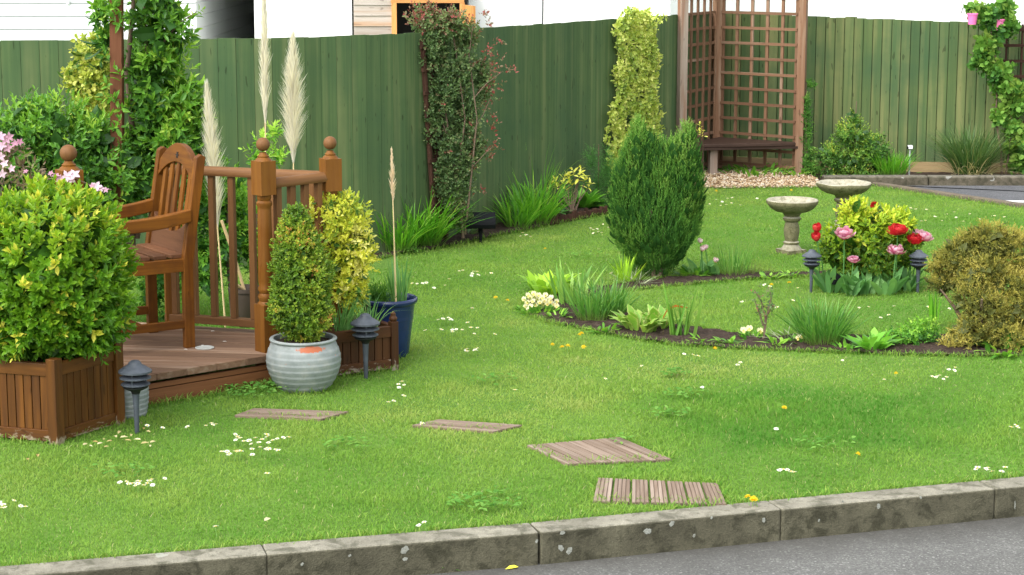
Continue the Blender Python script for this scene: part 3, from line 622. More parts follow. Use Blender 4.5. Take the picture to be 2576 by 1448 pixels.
# ------------------------------------------------------------------ armchair
CO = np.array([-1.722, 9.827, DZ]); cf = nrm(np.array([-.835, -.55]))
ch = thing('garden_armchair', 'varnished wooden garden armchair with arched slatted back on the deck', 'chair', CO, math.atan2(cf[1], cf[0]))
W2 = .226
for s in (1, -1):
    mb = MB(); pl = [(-.026, 0), (.026, 0), (.024, .44), (-.06, .94), (-.085, .955), (-.108, .94), (-.026, .42)]
    prism(mb, pl, -.019, .019, frame=((0, s*W2, 0), (1, 0, 0), (0, 0, 1), (0, 1, 0)), grain=(0, 1)); part('leg', mb, M['chair'], ch, bevel=.004)
    mb = MB(); box(mb, (.50, s*W2, .31), (.055, .04, .62), 0); mb.g[-1] = mb.g[-1]; part('leg', mb, M['chair'], ch, bevel=.004)
    mb = MB(); xs = np.linspace(-.02, .56, 15); zz = .665-.03*np.sin((xs+.02)/.58*PI)-.0*xs
    zz = .655+.035*((xs-.33)/.35)**2
    prism(mb, [(x, z) for x, z in zip(xs, zz)]+[(x, z-.062) for x, z in zip(xs[::-1], zz[::-1])], -.024, .024, frame=((0, s*(W2+.005), 0), (1, 0, 0), (0, 0, 1), (0, 1, 0)))
    part('armrest', mb, M['chair'], ch, bevel=.005)
    mb = MB(); beam(mb, (.0, s*W2, .415), (.5, s*W2, .415), .026, .065); part('seat_rail', mb, M['chair'], ch, bevel=.003)
    mb = MB(); beam(mb, (.0, s*W2, .12), (.5, s*W2, .12), .024, .042); part('stretcher', mb, M['chair'], ch, bevel=.003)
mb = MB(); beam(mb, (.25, -W2, .12), (.25, W2, .12), .024, .04); part('stretcher', mb, M['chair'], ch, bevel=.003)
mb = MB(); beam(mb, (.5, -W2, .415), (.5, W2, .415), .026, .065); part('seat_rail', mb, M['chair'], ch, bevel=.003)
mb = MB(); beam(mb, (.0, -W2, .415), (.0, W2, .415), .026, .065); part('seat_rail', mb, M['chair'], ch, bevel=.003)
mb = MB()
for i in range(6): x = .045+i*.088; beam(mb, (x, -.214, .458), (x, .214, .458), .067, .02)
part('seat', mb, M['chair_dull'], ch, bevel=.003)
# back plane: leaning frame, u across, v up the slope
bx0, bz0, bx1, bz1 = -.012, .5, -.086, .95; up = nrm(np.array([bx1-bx0, 0, bz1-bz0])); bn = np.array([up[2], 0, -up[0]])
fr = ((bx0, 0, bz0), (0, 1, 0), up, bn)
us = np.linspace(-.208, .208, 21); tr = .395+.10*np.maximum(1-(us/.2081)**2, 0); bt = .315+.085*(1-(us/.2081)**2)
mb = MB(); prism(mb, list(zip(us, np.maximum(tr, bt+.02)))+list(zip(us[::-1], bt[::-1])), -.016, .016, frame=fr)
back = part('backrest', mb, M['chair'], ch, bevel=.003)
mb = MB(); t2 = .13-.075*(1-(us/.2081)**2); prism(mb, list(zip(us, t2))+[(.208, -.06), (-.208, -.06)], -.012, .012, frame=fr)
part('lower_rail', mb, M['chair_dull'], back, bevel=.003)
for u in (-.15, -.075, 0, .075, .15):
    lo = .13-.075*(1-(u/.2081)**2); hi = .315+.085*(1-(u/.2081)**2)
    mb = MB(); prism(mb, [(u-.017, lo-.01), (u+.017, lo-.01), (u+.017, hi+.01), (u-.017, hi+.01)], -.007, .007, frame=fr, grain=(0, 1)); part('slat', mb, M['chair'], back, bevel=.002)
mb = MB(); a = np.linspace(0, 2*PI, 36, endpoint=False); rr = .012+.006*np.cos(6*a); prism(mb, np.c_[rr*np.cos(a), .435+rr*np.sin(a)], .0165, .019, frame=fr)
part('carved_rosette', mb, M['black'], back)
# ------------------------------------------------------------------ box planters
def planter(name, label, A, ab, ad, wa, wd, ht, mat, fin=False, post=.05, nb=8):
    t = thing(name, label, 'planter', (*A, 0)); A = np.array(A); ab = nrm(np.array(ab)); ad = nrm(np.array(ad))
    cs = [A, A+ab*wa, A+ab*wa+ad*wd, A+ad*wd]; o = (*A, 0)
    for c in cs:
        mb = MB(); box(mb, (*c, ht/2-.01), (post, post, ht+.02), math.atan2(ab[1], ab[0]))
        if fin:
            lathe(mb, [(post*.34, ht-.001), (post*.5, ht+.008), (post*.52, ht+.016), (post*.36, ht+.026), (post*.3, ht+.03), (post*.34, ht+.038), (post*.1, ht+.05), (0, ht+.052)], 14, (*c, 0))
        part('corner_post', mb, mat, t, off=o, bevel=.003)
    for i in range(4):
        a, b = cs[i], cs[(i+1) % 4]; L = np.linalg.norm(b-a); dd = (b-a)/L; a = a+dd*post*.55; b = b-dd*post*.55; L = np.linalg.norm(b-a)
        mb = MB(); beam(mb, (*a, ht-.05), (*b, ht-.05), .03, .055); beam(mb, (*a, .035), (*b, .035), .028, .05)
        n = max(3, int(round(L/.042)))
        for k in range(n):
            c = a+dd*L*(k+.5)/n; box(mb, (*c, (ht-.076+.06)/2), (L/n-.004, .016, ht-.076-.06), math.atan2(dd[1], dd[0]))
        part('side_panel', mb, mat, t, off=o, bevel=.002)
    mb = MB(); c = sum(cs)/4; prism(mb, [cs[0]*.94+c*.06, cs[1]*.94+c*.06, cs[2]*.94+c*.06, cs[3]*.94+c*.06], ht-.08, ht-.05); part('soil', mb, M['soil'], t, off=o)
    return t
planter('box_planter', 'large square wooden box planter with flaking foot below the round hedge bush', (-1.96, 8.315), (.485, .874), (-.93, .30), .4, .46, .375, M['planter'])
planter('box_planter', 'smaller dark wooden box planter with finial between grey pot and blue pot', (-.9, 9.62), (.855, .52), (-.52, .855), .355, .30, .25, M['planter_dark'], True, .04)
# ------------------------------------------------------------------ pots
def glazemat(center=None):
    m, nt, out = newmat('grey_ribbed_glaze'); pos = N_(nt, 'ShaderNodeTexCoord').outputs['Object']
    n1 = noise(nt, pos, 14, 5, .65).outputs[0]; n2 = noise(nt, pos, 45, 4, .7).outputs[0]
    c = ramp(nt, n1, [(.3, (.16, .185, .18)), (.55, (.22, .245, .238)), (.75, (.29, .30, .275))]).outputs[0]
    c = mix(nt, ramp(nt, n2, [(.6, grey(0)), (.75, grey(.5))]).outputs[0], c, (.15, .15, .11))
    if center is not None:
        vm = N_(nt, 'ShaderNodeVectorMath', operation='SUBTRACT'); LK(nt, pos, vm.inputs[0]); vm.inputs[1].default_value = center
        vm2 = N_(nt, 'ShaderNodeVectorMath', operation='MULTIPLY'); LK(nt, vm.outputs[0], vm2.inputs[0]); vm2.inputs[1].default_value = (1, 1, 4.5)
        ln = N_(nt, 'ShaderNodeVectorMath', operation='LENGTH'); LK(nt, vm2.outputs[0], ln.inputs[0])
        d = math_(nt, 'ADD', ln.outputs['Value'], math_(nt, 'MULTIPLY', math_(nt, 'SUBTRACT', n2, .5), .12))
        c = mix(nt, ramp(nt, d, [(.06, grey(1)), (.075, grey(0))]).outputs[0], c, (.36, .10, .04))
        n3 = noise(nt, pos, 21, 3, .6).outputs[0]; c = mix(nt, ramp(nt, n3, [(.70, grey(0)), (.74, grey(.8))]).outputs[0], c, (.40, .17, .10))
    pbsdf(nt, out, c, .5, .4, n2, .25, .004); return m
def ribbed(name, label, c, H, rb, rm, rt, mat, ribs=8, rim=True):
    t = thing(name, label, 'pot', c); mb = MB(); pr = []
    for i in range(ribs*6+1):
        u = i/(ribs*6); z = H*.93*u; base = rb+(rm-rb)*math.sin(min(u/.62, 1)*PI/2)**.9 if u < .62 else rm-(rm-rt*.93)*((u-.62)/.38)**1.8
        pr.append((base-.0032*(1-((u*ribs) % 1))*(1 if i < ribs*6 else 0)+.002, z))
    part('pot_body', (lathe(mb, [(0, .0)]+pr, 48, v=.5), mb)[1], mat, t, smooth=50)
    mb = MB(); lathe(mb, [(rt*.93, H*.925), (rt*.98, H*.945), (rt, H*.965), (rt*.99, H*.985), (rt*.95, H), (rt*.88, H*.99), (rt*.86, H*.93), (rt*.9, H*.7)], 48); part('rim', mb, mat, t, smooth=60)
    mb = MB(); lathe(mb, [(rt*.89, H*.9), (rt*.5, H*.93), (0, H*.935)], 24); part('soil', mb, M['soil'], t)
    return t
PG = np.array([-1.005, 9.38, 0])
ribbed('ribbed_pot', 'round pale grey ribbed pot with chipped orange patch, holding the cone shrub', PG, .255, .118, .18, .163, glazemat((.055, -.155, .222)))
ribbed('ribbed_pot', 'small grey ribbed pot half hidden behind the box planter and black lamp', (-1.755, 8.83, 0), .19, .085, .1, .095, glazemat())
PB = np.array([-.642, 10.15, 0])
t = thing('blue_pot', 'tall glazed dark blue pot behind the small box planter', 'pot', PB)
mb = MB(); lathe(mb, [(0, 0), (.098, 0), (.103, .01), (.112, .08), (.128, .2), (.137, .272), (.139, .28)], 48); part('pot_body', mb, M['bluepot'], t, smooth=50)
mb = MB(); lathe(mb, [(.138, .276), (.15, .284), (.154, .296), (.152, .306), (.145, .311), (.136, .307), (.132, .29), (.13, .2)], 48); part('rim', mb, M['bluepot'], t, smooth=60)
mb = MB(); lathe(mb, [(.136, .265), (.07, .275), (0, .28)], 24); part('soil', mb, M['soil'], t)
PD = np.array([G(612, 838)[0]-.01, 10.95, 0])
t = thing('plastic_pot', 'dark brown pot of canes standing on the grass behind the balustrade', 'pot', PD)
mb = MB(); lathe(mb, [(0, 0), (.055, 0), (.06, .01), (.088, .185), (.088, .2), (.096, .2), (.096, .222), (.088, .222), (.084, .19)], 28); part('pot_body', mb, M['darkpot'], t, smooth=40)
mb = MB(); lathe(mb, [(.086, .19), (0, .195)], 20); part('soil', mb, M['soil'], t)
cane = woodmat('bamboo_cane', (.42, .30, .14), (.55, .42, .22), rough=.6, knots=False)
for top, lab in ((P(557, 555, 10.9), 'long pale bamboo cane leaning left out of the brown pot'), (P(592, 715, 10.85), 'short cut bamboo cane in the brown pot')):
    mb = MB(); b = PD+np.array([.0, -.01, .19]) if 'long' in lab else PD+np.array([.012, -.03, .19]); tube(mb, [b, (b+top)/2+np.array([.006, 0, 0]), top], .009, 8); solo('bamboo_cane', mb, cane, lab, 'cane', b, world=True, smooth=50)
# ------------------------------------------------------------------ tiered lamps
def tier_lamp(label, loc, sc=1):
    t = thing('tiered_lamp', label, 'garden lamp', loc, 0, 'black tiered garden lamps')
    mb = MB(); lathe(mb, [(.002, -.03), (.0105, 0), (.0125, .1), (.0155, .165), (.0175, .18)], 14); part('stake', mb, M['lamp'], t, smooth=50)
    mb = MB(); lathe(mb, [(.0175, .178), (.022, .19), (.052, .204), (.055, .208), (.055, .212), (.03, .214), (.028, .285), (0, .286)], 28); part('lamp_body', mb, M['lampcore'], t, smooth=40)
    for z, r in ((.221, .064), (.250, .069)):
        mb = MB(); lathe(mb, [(r*.5, z+.008), (r-.003, z-.002), (r, z-.002), (r, z+.002), (r*.62, z+.011), (r*.5, z+.012)], 32); part('louvre', mb, M['lamp'], t, smooth=40)
    mb = MB(); lathe(mb, [(.034, .284), (.069, .274), (.073, .274), (.073, .282), (.05, .298), (.03, .310), (.027, .318), (.018, .326), (0, .329)], 32); part('cap', mb, M['lamp'], t, smooth=40)
    for k in range(3):
        a = k*2*PI/3+.4; mb = MB(); tube(mb, [(.046*math.cos(a), .046*math.sin(a), .21), (.046*math.cos(a), .046*math.sin(a), .288)], .004, 6); part('pillar', mb, M['lamp'], t)
    t.scale = (sc,)*3; return t
L1 = tier_lamp('black tiered garden lamp beside the large box planter', G(345, 1090))
dup(L1, (-.722, 9.6, 0), .3, 'black tiered garden lamp in front of the small dark box planter')
q = G(2040, 737); dup(L1, q, .8, 'black tiered garden lamp left of the tulip bush', scale=.82)
q = G(2308, 738); dup(L1, q, .1, 'black tiered garden lamp right of the tulip bush', scale=.82)
# solar spotlights
def spot(label, loc, rz, sc, tiltx=.5):
    t = thing('solar_spotlight', label, 'garden light', loc, rz)
    mb = MB(); tube(mb, [(0, 0, -.02), (0, 0, .07)], .009, 8); tube(mb, [(0, 0, .06), (0, .0, .105)], .014, 8); part('stake', mb, M['blackp'], t, smooth=40)
    mb = MB(); prism(mb, [(-.05, -.004), (.05, -.014), (.06, .012), (.054, .034), (-.02, .078), (-.058, .07)], -.088, .088, frame=((0, 0, .105), (0, -1, 0), (0, 0, 1), (1, 0, 0))); part('lamp_head', mb, M['blackp'], t, bevel=.005)
    mb = MB(); lathe(mb, [(.006, 0), (.006, .003), (0, .004)], 12); V = mb.V[-1]; V[:] = np.c_[V[:, 0]+.02, -.052-V[:, 2], .105+.005+V[:, 1]]; part('button', mb, M['whiteline'], t)
    t.scale = (sc,)*3; return t
spot('black box shaped solar spotlight on a stake in the fence border', G(1209, 612), .05, 1.2)
spot('small black spotlight among the tulip leaves below the golden bush', G(2103, 742)+np.array([0, .08, 0]), .9, .62)
t = thing('stake_light', 'tiny white topped solar light on a thin stake before the right fence', 'garden light', (*P(2287, 440, 17.75)[:2], .04))
mb = MB(); tube(mb, [(0, 0, 0), (0, 0, .24)], .007, 6); part('stake', mb, plainmat('galvanised', (.35, .38, .36), .5), t)
mb = MB(); box(mb, (0, 0, .252), (.05, .05, .02)); part('lamp_head', mb, M['blackp'], t); mb = MB(); boxax(mb, (0, -.028, .258), (.036, .004, .026), np.eye(3)); box(mb, (0, 0, .268), (.036, .04, .01)); part('solar_panel', mb, M['whiteline'], t)
# ------------------------------------------------------------------ bird baths
def birdbath(label, c, R_, zt, ped, wob=None, bowlh=.09, sc=1):
    t = thing('bird_bath', label, 'bird bath', c)
    b = zt-bowlh; k = b/.28
    mb = MB(); lathe(mb, [(r*R_/.178*1.1, z*k) for r, z in ped], 36); box(mb, (0, 0, .012), (.152*R_/.178, .152*R_/.178, .03), .5); part('pedestal', mb, M['stone'], t, smooth=45)
    mb = MB(); lathe(mb, [(R_*.22, b-.004), (R_*.42, b+.001), (R_*.66, b+.012), (R_*.84, b+.032), (R_*.94, b+.054), (R_*.985, b+.064), (R_, b+.074), (R_, b+.086), (R_*.97, b+.091), (R_*.86, b+.090), (R_*.78, b+.074), (R_*.5, b+.055), (0, b+.05)], 64, wob=wob); part('bowl', mb, M['stone'], t, smooth=45)
    return t
ped1 = [(.07, 0), (.07, .02), (.066, .03), (.05, .052), (.044, .062), (.05, .068), (.05, .078), (.04, .084), (.044, .11), (.049, .14), (.049, .165), (.043, .2), (.039, .215), (.05, .225), (.057, .235), (.057, .245), (.046, .255), (.05, .262), (.06, .28)]
birdbath('lower stone bird bath with plain round bowl left of the tulip bush', (*G(1990, 637)[:2], 0), .178, .372, ped1)
def wavy(r, z, a):
    s = np.clip((r/.2-.75)/.25, 0, 1); return r*(1+.05*s*np.abs(np.sin(2.5*a+.4))-.02*s), z+.0022*s*np.cos(5*a+1.2)
birdbath('scalloped stone bird bath behind the golden tulip bush', (2.455, 14.6, 0), .2, .375, ped1, wavy, .1)
# ------------------------------------------------------------------ stepping tiles of grooved boards
def tile(label, quad, along_edge, n):
    q = [G(x, y, .012)[:2] for x, y in quad]; c = sum(q)/4; mb = MB()
    for i in range(n):
        t0, t1 = (i+.04)/n, (i+.93)/n
        if along_edge == 0:   # boards run from edge q0q1 to q3q2 direction: split along q0->q1
            pl = [q[0]+(q[1]-q[0])*t0, q[0]+(q[1]-q[0])*t1, q[3]+(q[2]-q[3])*t1, q[3]+(q[2]-q[3])*t0]; gr = nrm(q[3]-q[0])
        else:
            pl = [q[0]+(q[3]-q[0])*t0, q[0]+(q[3]-q[0])*t1, q[1]+(q[2]-q[1])*t1, q[1]+(q[2]-q[1])*t0]; gr = nrm(q[1]-q[0])
        # each board: three raised ribs
        A, B, C_, D = pl
        for k in range(4):
            u0, u1 = k/4+.02, (k+1)/4-.035
            r = [A+(B-A)*u0, A+(B-A)*u1, D+(C_-D)*u1, D+(C_-D)*u0]; prism(mb, r, -.004, .012, .35+.4*((i*7+3) % 5)/5, grain=gr)
        prism(mb, pl, -.012, .008, .25, grain=gr)
    return solo('decking_tile', mb, M['tile'], label, 'decking tile', (*c, 0), 'decking stepping tiles in the lawn', world=True)
TILES = [[(590, 1045), (640, 1027), (878, 1035), (805, 1055)], [(1035, 1070), (1105, 1055), (1315, 1069), (1240, 1086)], [(1325, 1120), (1562, 1100), (1692, 1155), (1425, 1167)], [(1502, 1202), (1808, 1216), (1832, 1268), (1490, 1260)]]
tile('decking tile sunk in the lawn nearest the timber deck', TILES[0], 0, 5)
tile('decking tile second from the deck, seen as a thin sliver', TILES[1], 0, 5)
tile('decking tile with diagonal boards, third from the deck', TILES[2], 0, 7)
tile('decking tile with seven boards right beside the kerb', TILES[3], 0, 7)
# ------------------------------------------------------------------ corner arbour
AC, AL, AR = np.array([1.93, 18.72]), np.array([1.533, 17.98]), np.array([2.635, 18.15])
AO = (*AC, 0)
arb = thing('corner_arbour', 'brown trellis corner arbour with a dark bench seat before the green fence', 'arbour', AO)
for p, m_, z in ((AC, 'arbour', 2.15), (AL, 'arbour_grey', 2.15), (AR, 'arbour', 2.15)):
    mb = MB(); box(mb, (*p, z/2), ((.088, .088, z) if p is AC else (.075, .075, z)), .4 if p is not AR else -.35); part('post', mb, M[m_], arb, off=AO, bevel=.004)
for a, b, n in ((AC, AR, 6), (AC, AL, 6)):
    dd = nrm(b-a); a2 = a+dd*.045; b2 = b-dd*.045; mb = MB(); nn = np.array([dd[1], -dd[0]])*.011; L = np.linalg.norm(b2-a2)
    for i in range(n):
        p = a2+dd*(L*i/(n-1)); p = p+dd*(.012 if i == 0 else -.012 if i == n-1 else 0); beam(mb, (*p, .03), (*p, 2.06), .018, .028, up=(*dd, 0))
    for k in range(15):
        z = .062+.14*k; beam(mb, (*(a2+nn), z), (*(b2+nn), z), .016, .025)
    part('trellis_panel', mb, M['arbour'], arb, off=AO)
mb = MB(); dl, dr = nrm(AL-AC), nrm(AR-AC)
fl = AL+dl*.02; f2 = AR+dr*.02; mid = (fl+f2)/2+nrm((AL+AR)/2-AC)*.02
prism(mb, [AC+(dl+dr)*.05, fl, mid*.5+fl*.5+nrm((AL+AR)/2-AC)*.01, mid, mid*.5+f2*.5+nrm((AL+AR)/2-AC)*.01, f2], .268, .300); part('bench_seat', mb, M['bench'], arb, off=AO, bevel=.006)
mb = MB(); beam(mb, (*(fl*.97+f2*.03+np.array([.01, -.02])), .255), (*(mid+np.array([0, .03])), .255), .03, .022); beam(mb, (*(mid+np.array([0, .03])), .255), (*f2, .255), .03, .022); part('bench_rail', mb, M['bench'], arb, off=AO)
mb = MB(); q = G(1793, 443); box(mb, (q[0], q[1]+.02, .115), (.07, .07, .25), .2); part('bench_leg', mb, M['arbour_grey'], arb, off=AO, bevel=.004)
# ------------------------------------------------------------------ small fence trellises, log edging, climbing post
mb = MB(); a = P(2532, 150, 18.1); z0, z1 = P(2532, 255, 18.1)[2], P(2532, 62, 18.1)[2]
for i in range(6): beam(mb, (a[0]+.14*i, 18.12, z0-.2), (a[0]+.14*i, 18.12, z1), .03, .014, up=(1, 0, 0))
for k in range(7): beam(mb, (a[0]-.03, 18.10, z1-.05-.14*k), (a[0]+.8, 18.10, z1-.05-.14*k), .012, .026)
solo('wall_trellis', mb, M['dark_wood'], 'dark brown trellis fixed to the fence at far right', 'trellis', (a[0], 18.12, 0), world=True)
fb = along(.088)+np.array([.03, -.05]); ft = along(.075)+np.array([.0, -.03]); du = nrm(along(1)-along(0))
mb = MB()
for k, o in enumerate((-.075, .0, .075)): beam(mb, (*(fb+du*o), .0), (*(ft+du*o*1.5), 1.45), .026, .03, up=(*du, 0))
for k in range(9):
    z = .12+k*.16; c = fb+(ft-fb)*z/1.45-np.array([.0, .02]); w_ = .09+.05*z/1.45; beam(mb, (*(c-du*w_), z), (*(c+du*w_), z), .016, .024)
solo('fan_trellis', mb, M['dark_wood'], 'dark wooden fan trellis behind the climbing rose', 'trellis', (*fb, 0), world=True)
mb = MB(); a = G(1385, 572); b = G(1540, 541)
for i in range(34):
    p = a+(b-a)*i/33+np.array([0, .10, 0]); h = .06+R.normal(0, .006); tube(mb, [(*p[:2], -.02), (*p[:2], h)], .014, 8, v=R.random())
solo('log_edging', mb, M['dark_wood'], 'low log roll edging at the end of the fence border', 'edging', a, world=True)
mb = MB(); a = P(281, 330, 10.88); b = P(293, -40, 10.88); beam(mb, (a[0]-.0, 10.88, 0), (b[0], 10.88, b[2]), .066, .066, v=.5)
solo('climber_post', mb, M['post'], 'tall rust brown post rising through the climbing shrub at left', 'post', (a[0], 11, 0), world=True, bevel=.004)
for x, y, lab in ((2446, 48, 'pink hanging pot at the fence top left of the vine'), (2515, 62, 'pink hanging pot half hidden in the vine leaves')):
    YP = 17.76 if x < 2500 else 17.86; q = P(x, y, YP); t = thing('hanging_pot', lab, 'pot', (q[0], YP, q[2]-.05), 0, 'pink pots on the fence')
    pk = plainmat('pink_plastic', (.72, .16, .38), .45)
    mb = MB(); lathe(mb, [(0, 0), (.034, 0), (.045, .085), (.05, .086), (.05, .098), (.043, .098), (.03, .02)], 20); part('pot_body', mb, pk, t, smooth=40)
    mb = MB(); tube(mb, [(0, .02, .09), (0, .1, .13), (0, .40, .13), (0, .44, .08)], .004, 6); part('hook', mb, M['blackp'], t)
# ------------------------------------------------------------------ grass on the lawn
def rectpoly(c, r): a = np.linspace(0, 2*PI, 20, endpoint=False); return [(c[0]+r*math.cos(q), c[1]+r*math.sin(q)) for q in a]
MASK = [[tuple(q[:2]) for q in BED], [tuple(q[:2]) for q in BORD], gp, DP, rectpoly(PG, .115), rectpoly(PB, .1),
        [(-1.96, 8.315), (-1.766, 8.665), (-2.2, 8.80), (-2.39, 8.45)], [(-.9, 9.62), (-.597, 9.8), (-.75, 10.05), (-1.05, 9.87)], [tuple(cp[0]), tuple(cpe), (20, cpe[1]), (20, 30), (cp[0][0], 30)]]
MASK += [[tuple(G(x, y, .01)[:2]) for x, y in t] for t in TILES]
def grass():
    mb = MB(); rng = np.random.default_rng(5)
    def patch(n, x0, x1, y0, y1, dens):
        n = int(dens*(x1-x0)*(y1-y0)); return rng.uniform(x0, x1, n), rng.uniform(y0, y1, n)
    for y0 in np.arange(6.0, 18.6, .6):
        y1 = y0+.6; ym = y0+.3; hw = .275*ym+1.3
        x, y = patch(0, -hw, hw, y0, y1, 17000*(7.3/ym)**1.5)
        k = (y > kerb_y(x)+.004)
        for m in MASK: k &= ~inpoly(x, y, m)
        k &= ~((x > -.78) & (y > 13.6+(x+.78)*5.4/2.78-.1)) & ~((x <= -.78) & (y > 12.9)) & (y < 17.32)
        x, y = x[k], y[k]; n = len(x)
        big = vn(x, y, .55, 1)*.6+vn(x, y, 1.7, 2)*.4; fine = vn(x, y, 6, 7)
        # the lush dark drift and the dry pale strip the lawn really has at lower right
        gl = G(1960, 1050); lush = np.exp(-(((x-gl[0]-.1)/.75)**2+((y-gl[1])/.62)**2)**2)
        gd = G(1950, 925); dry = np.exp(-(((x-gd[0])/.75)**2+((y-gd[1])/.42)**2))
        kb = np.exp(-np.maximum(y-kerb_y(x), 0)/.06)
        v = .47+.60*(big-.5)+.26*(vn(x, y, 3.1, 21)-.5)+.26*(fine-.5)-.36*lush+.26*dry+.12*kb+rng.normal(0, .065, n)
        v = np.where(rng.random(n) < .022+.10*dry+.10*kb, rng.uniform(.9, 1, n), np.clip(v, 0, .9))
        L = (.013+.014*vn(x, y, 3.1, 21)**2+.010*lush)*rng.uniform(.6, 1.35, n)*(1-.25*dry)
        W = .0029*np.sqrt(ym/7.3)*rng.uniform(.7, 1.3, n)
        blades(mb, np.c_[x, y, np.zeros(n)], rng.random(n)*6.28, rng.uniform(.05, .9, n), L, W, rng.uniform(.1, .5, n), 2, v, prof=[.8, 1, .75, .1], rng=rng)
    # longer tufts against posts, pots and edges
    def fringe(pts, n, L0=.06):
        pts = [np.array(p[:2]) for p in pts]
        for a, b in zip(pts[:-1], pts[1:]):
            m = int(n*np.linalg.norm(b-a)); t = rng.random((m, 1)); q = a+(b-a)*t+rng.normal(0, .014, (m, 2))
            blades(mb, np.c_[q, np.zeros(m)], rng.random(m)*6.28, rng.uniform(.05, .8, m), L0*rng.uniform(.5, 1.3, m), .0035*rng.uniform(.8, 1.3, m), .3, 3, np.clip(rng.normal(.5, .2, m), 0, .9), rng=rng)
    fringe([(-1.13, 9.45), (-1.84, 8.85)], 500, .05); fringe([(-1.97, 8.29), (-1.745, 8.655)], 260, .045); fringe([(-2.4, 8.42), (-1.97, 8.29)], 260, .04)
    a = np.linspace(PI*.95, 2*PI*1.02, 12); fringe([(PG[0]+.125*math.cos(q), PG[1]+.125*math.sin(q)) for q in a], 420, .05)
    fringe([(-.9, 9.6), (-.58, 9.79), (-.73, 10.06)], 400, .05); a = np.linspace(PI, 2.3*PI, 12); fringe([(PB[0]+.105*math.cos(q), PB[1]+.105*math.sin(q)) for q in a], 300, .05)
    for tq in TILES:
        q = [G(x, y) for x, y in tq]; fringe(q+[q[0]], 230, .034)
    fringe(BED+[BED[0]], 650, .036); fringe(BORD[:7], 250, .05); fringe([G(1770, 477), G(2062, 474), G(2200, 468)], 250, .04); fringe([cp[0]+ne*.08, cpe+ne*.08], 220, .04)
    fringe([j+np.array([0, .008]) for j in J[1:-2]], 330, .036)
    solo('grass', mb, M['grass'], 'short green lawn grass with paler dry patches', 'grass', kind='stuff')
grass()
# flat lawn weeds (clover and plantain patches) as one uncountable cover
weed = leafmat('lawn_weed', [(0, (.06, .16, .028)), (.6, (.10, .225, .04)), (1, (.15, .28, .06))], trans=.4, rough=.7, spec=.1, gain=1.45)
mb = MB(); rng = np.random.default_rng(8)
for x, y, r, n in ((650, 992, .14, 130), (1700, 950, .05, 40), (1040, 640, .05, 30), (1240, 1270, .12, 60), (1190, 1285, .08, 40), (880, 1130, .1, 40), (1240, 965, .1, 40), (1690, 1050, .08, 40), (1480, 650, .1, 30), (300, 1200, .12, 40), (2080, 1130, .12, 40), (1720, 1000, .08, 40), (1560, 1120, .05, 12)):
    c = G(x, y); a = rng.random(n)*6.28; rr = r*np.sqrt(rng.random(n)); P0 = np.c_[c[0]+rr*np.cos(a)*1.3, c[1]+rr*np.sin(a), rng.uniform(.02, .04, n)]
    b = rng.random(n)*6.28; leaves(mb, P0, np.c_[np.cos(b), np.sin(b), rng.uniform(-.1, .5, n)], np.tile([0, 0, 1.], (n, 1))+rv(n, rng)*.3, rng.uniform(.018, .04, n), rng.uniform(.012, .022, n), 'o', rng.random(n), rng=rng)
solo('lawn_weeds', mb, weed, 'low broad leaved weeds scattered in the lawn', 'weeds', kind='stuff')
# ------------------------------------------------------------------ daisies and dandelions
dp = leafmat('daisy_petal', [(0, (.74, .74, .70)), (1, (.84, .84, .82))], trans=.2, rough=.6, tip=(.82, .72, .74), gain=1); dy = plainmat('daisy_eye', (.75, .5, .03), .7); ds = leafmat('flower_stalk', [(0, (.1, .2, .04)), (1, (.14, .26, .06))])
dand = leafmat('dandelion_petal', [(0, (.72, .50, .01)), (1, (.80, .62, .03))], trans=.2, rough=.6, gain=1)
def ring(mb, c, n, L, W, z, tilt, kind='d', mat=0, v=None, rng=R, ph=0):
    a = np.arange(n)*2*PI/n+ph; t = np.full(n, tilt)+rng.normal(0, .12, n)
    D = np.c_[np.cos(a)*np.cos(t), np.sin(a)*np.cos(t), np.sin(t)]; N = np.c_[-np.cos(a)*np.sin(t), -np.sin(a)*np.sin(t), np.cos(t)]
    leaves(mb, np.asarray(c)+np.c_[np.cos(a), np.sin(a), 0*a]*z, D, N, L*rng.uniform(.85, 1.1, n), W, kind, rng.random(n) if v is None else v, mat, rng)
def daisy_mesh():
    mb = MB(); h = .042; tube(mb, [(0, 0, 0), (.002, 0, h)], .0011, 5, mat=2)
    ring(mb, (0, 0, h), 15, .0115, .0042, .0032, .2); ring(mb, (0, 0, h+.0007), 9, .009, .004, .003, .32)
    lathe(mb, [(.0044, h-.001), (.004, h+.002), (.002, h+.0036), (0, h+.004)], 9, mat=1); return mesh_of('daisy', mb, [dp, dy, ds])
def dand_mesh():
    mb = MB(); h = .042; tube(mb, [(0, 0, 0), (.001, .001, h)], .0016, 5, mat=1)
    for k, (n, L, t) in enumerate(((16, .0165, .1), (15, .014, .45), (12, .011, .8), (8, .008, 1.2))): ring(mb, (0, 0, h+.001*k), n, L, .004, .002, t, ph=k*.2)
    return mesh_of('dandelion', mb, [dand, ds])
DM, YM = daisy_mesh(), dand_mesh()
def many(me, name, cat, pts, label, group, sc=(.68, 1.05)):
    for x, y in pts:
        p = G(x, y, .035); o = bpy.data.objects.new(name, me); COL.objects.link(o); o.location = (p[0], p[1], 0); s = R.uniform(*sc); o.scale = (s, s, R.uniform(.8, 1.1))
        o.rotation_euler = (R.normal(.18, .15), R.normal(0, .15), R.random()*6.28); tag(o, label, cat, group)
D_ = lambda pts, lab, grp: many(DM, 'daisy', 'daisy', pts, lab, grp)
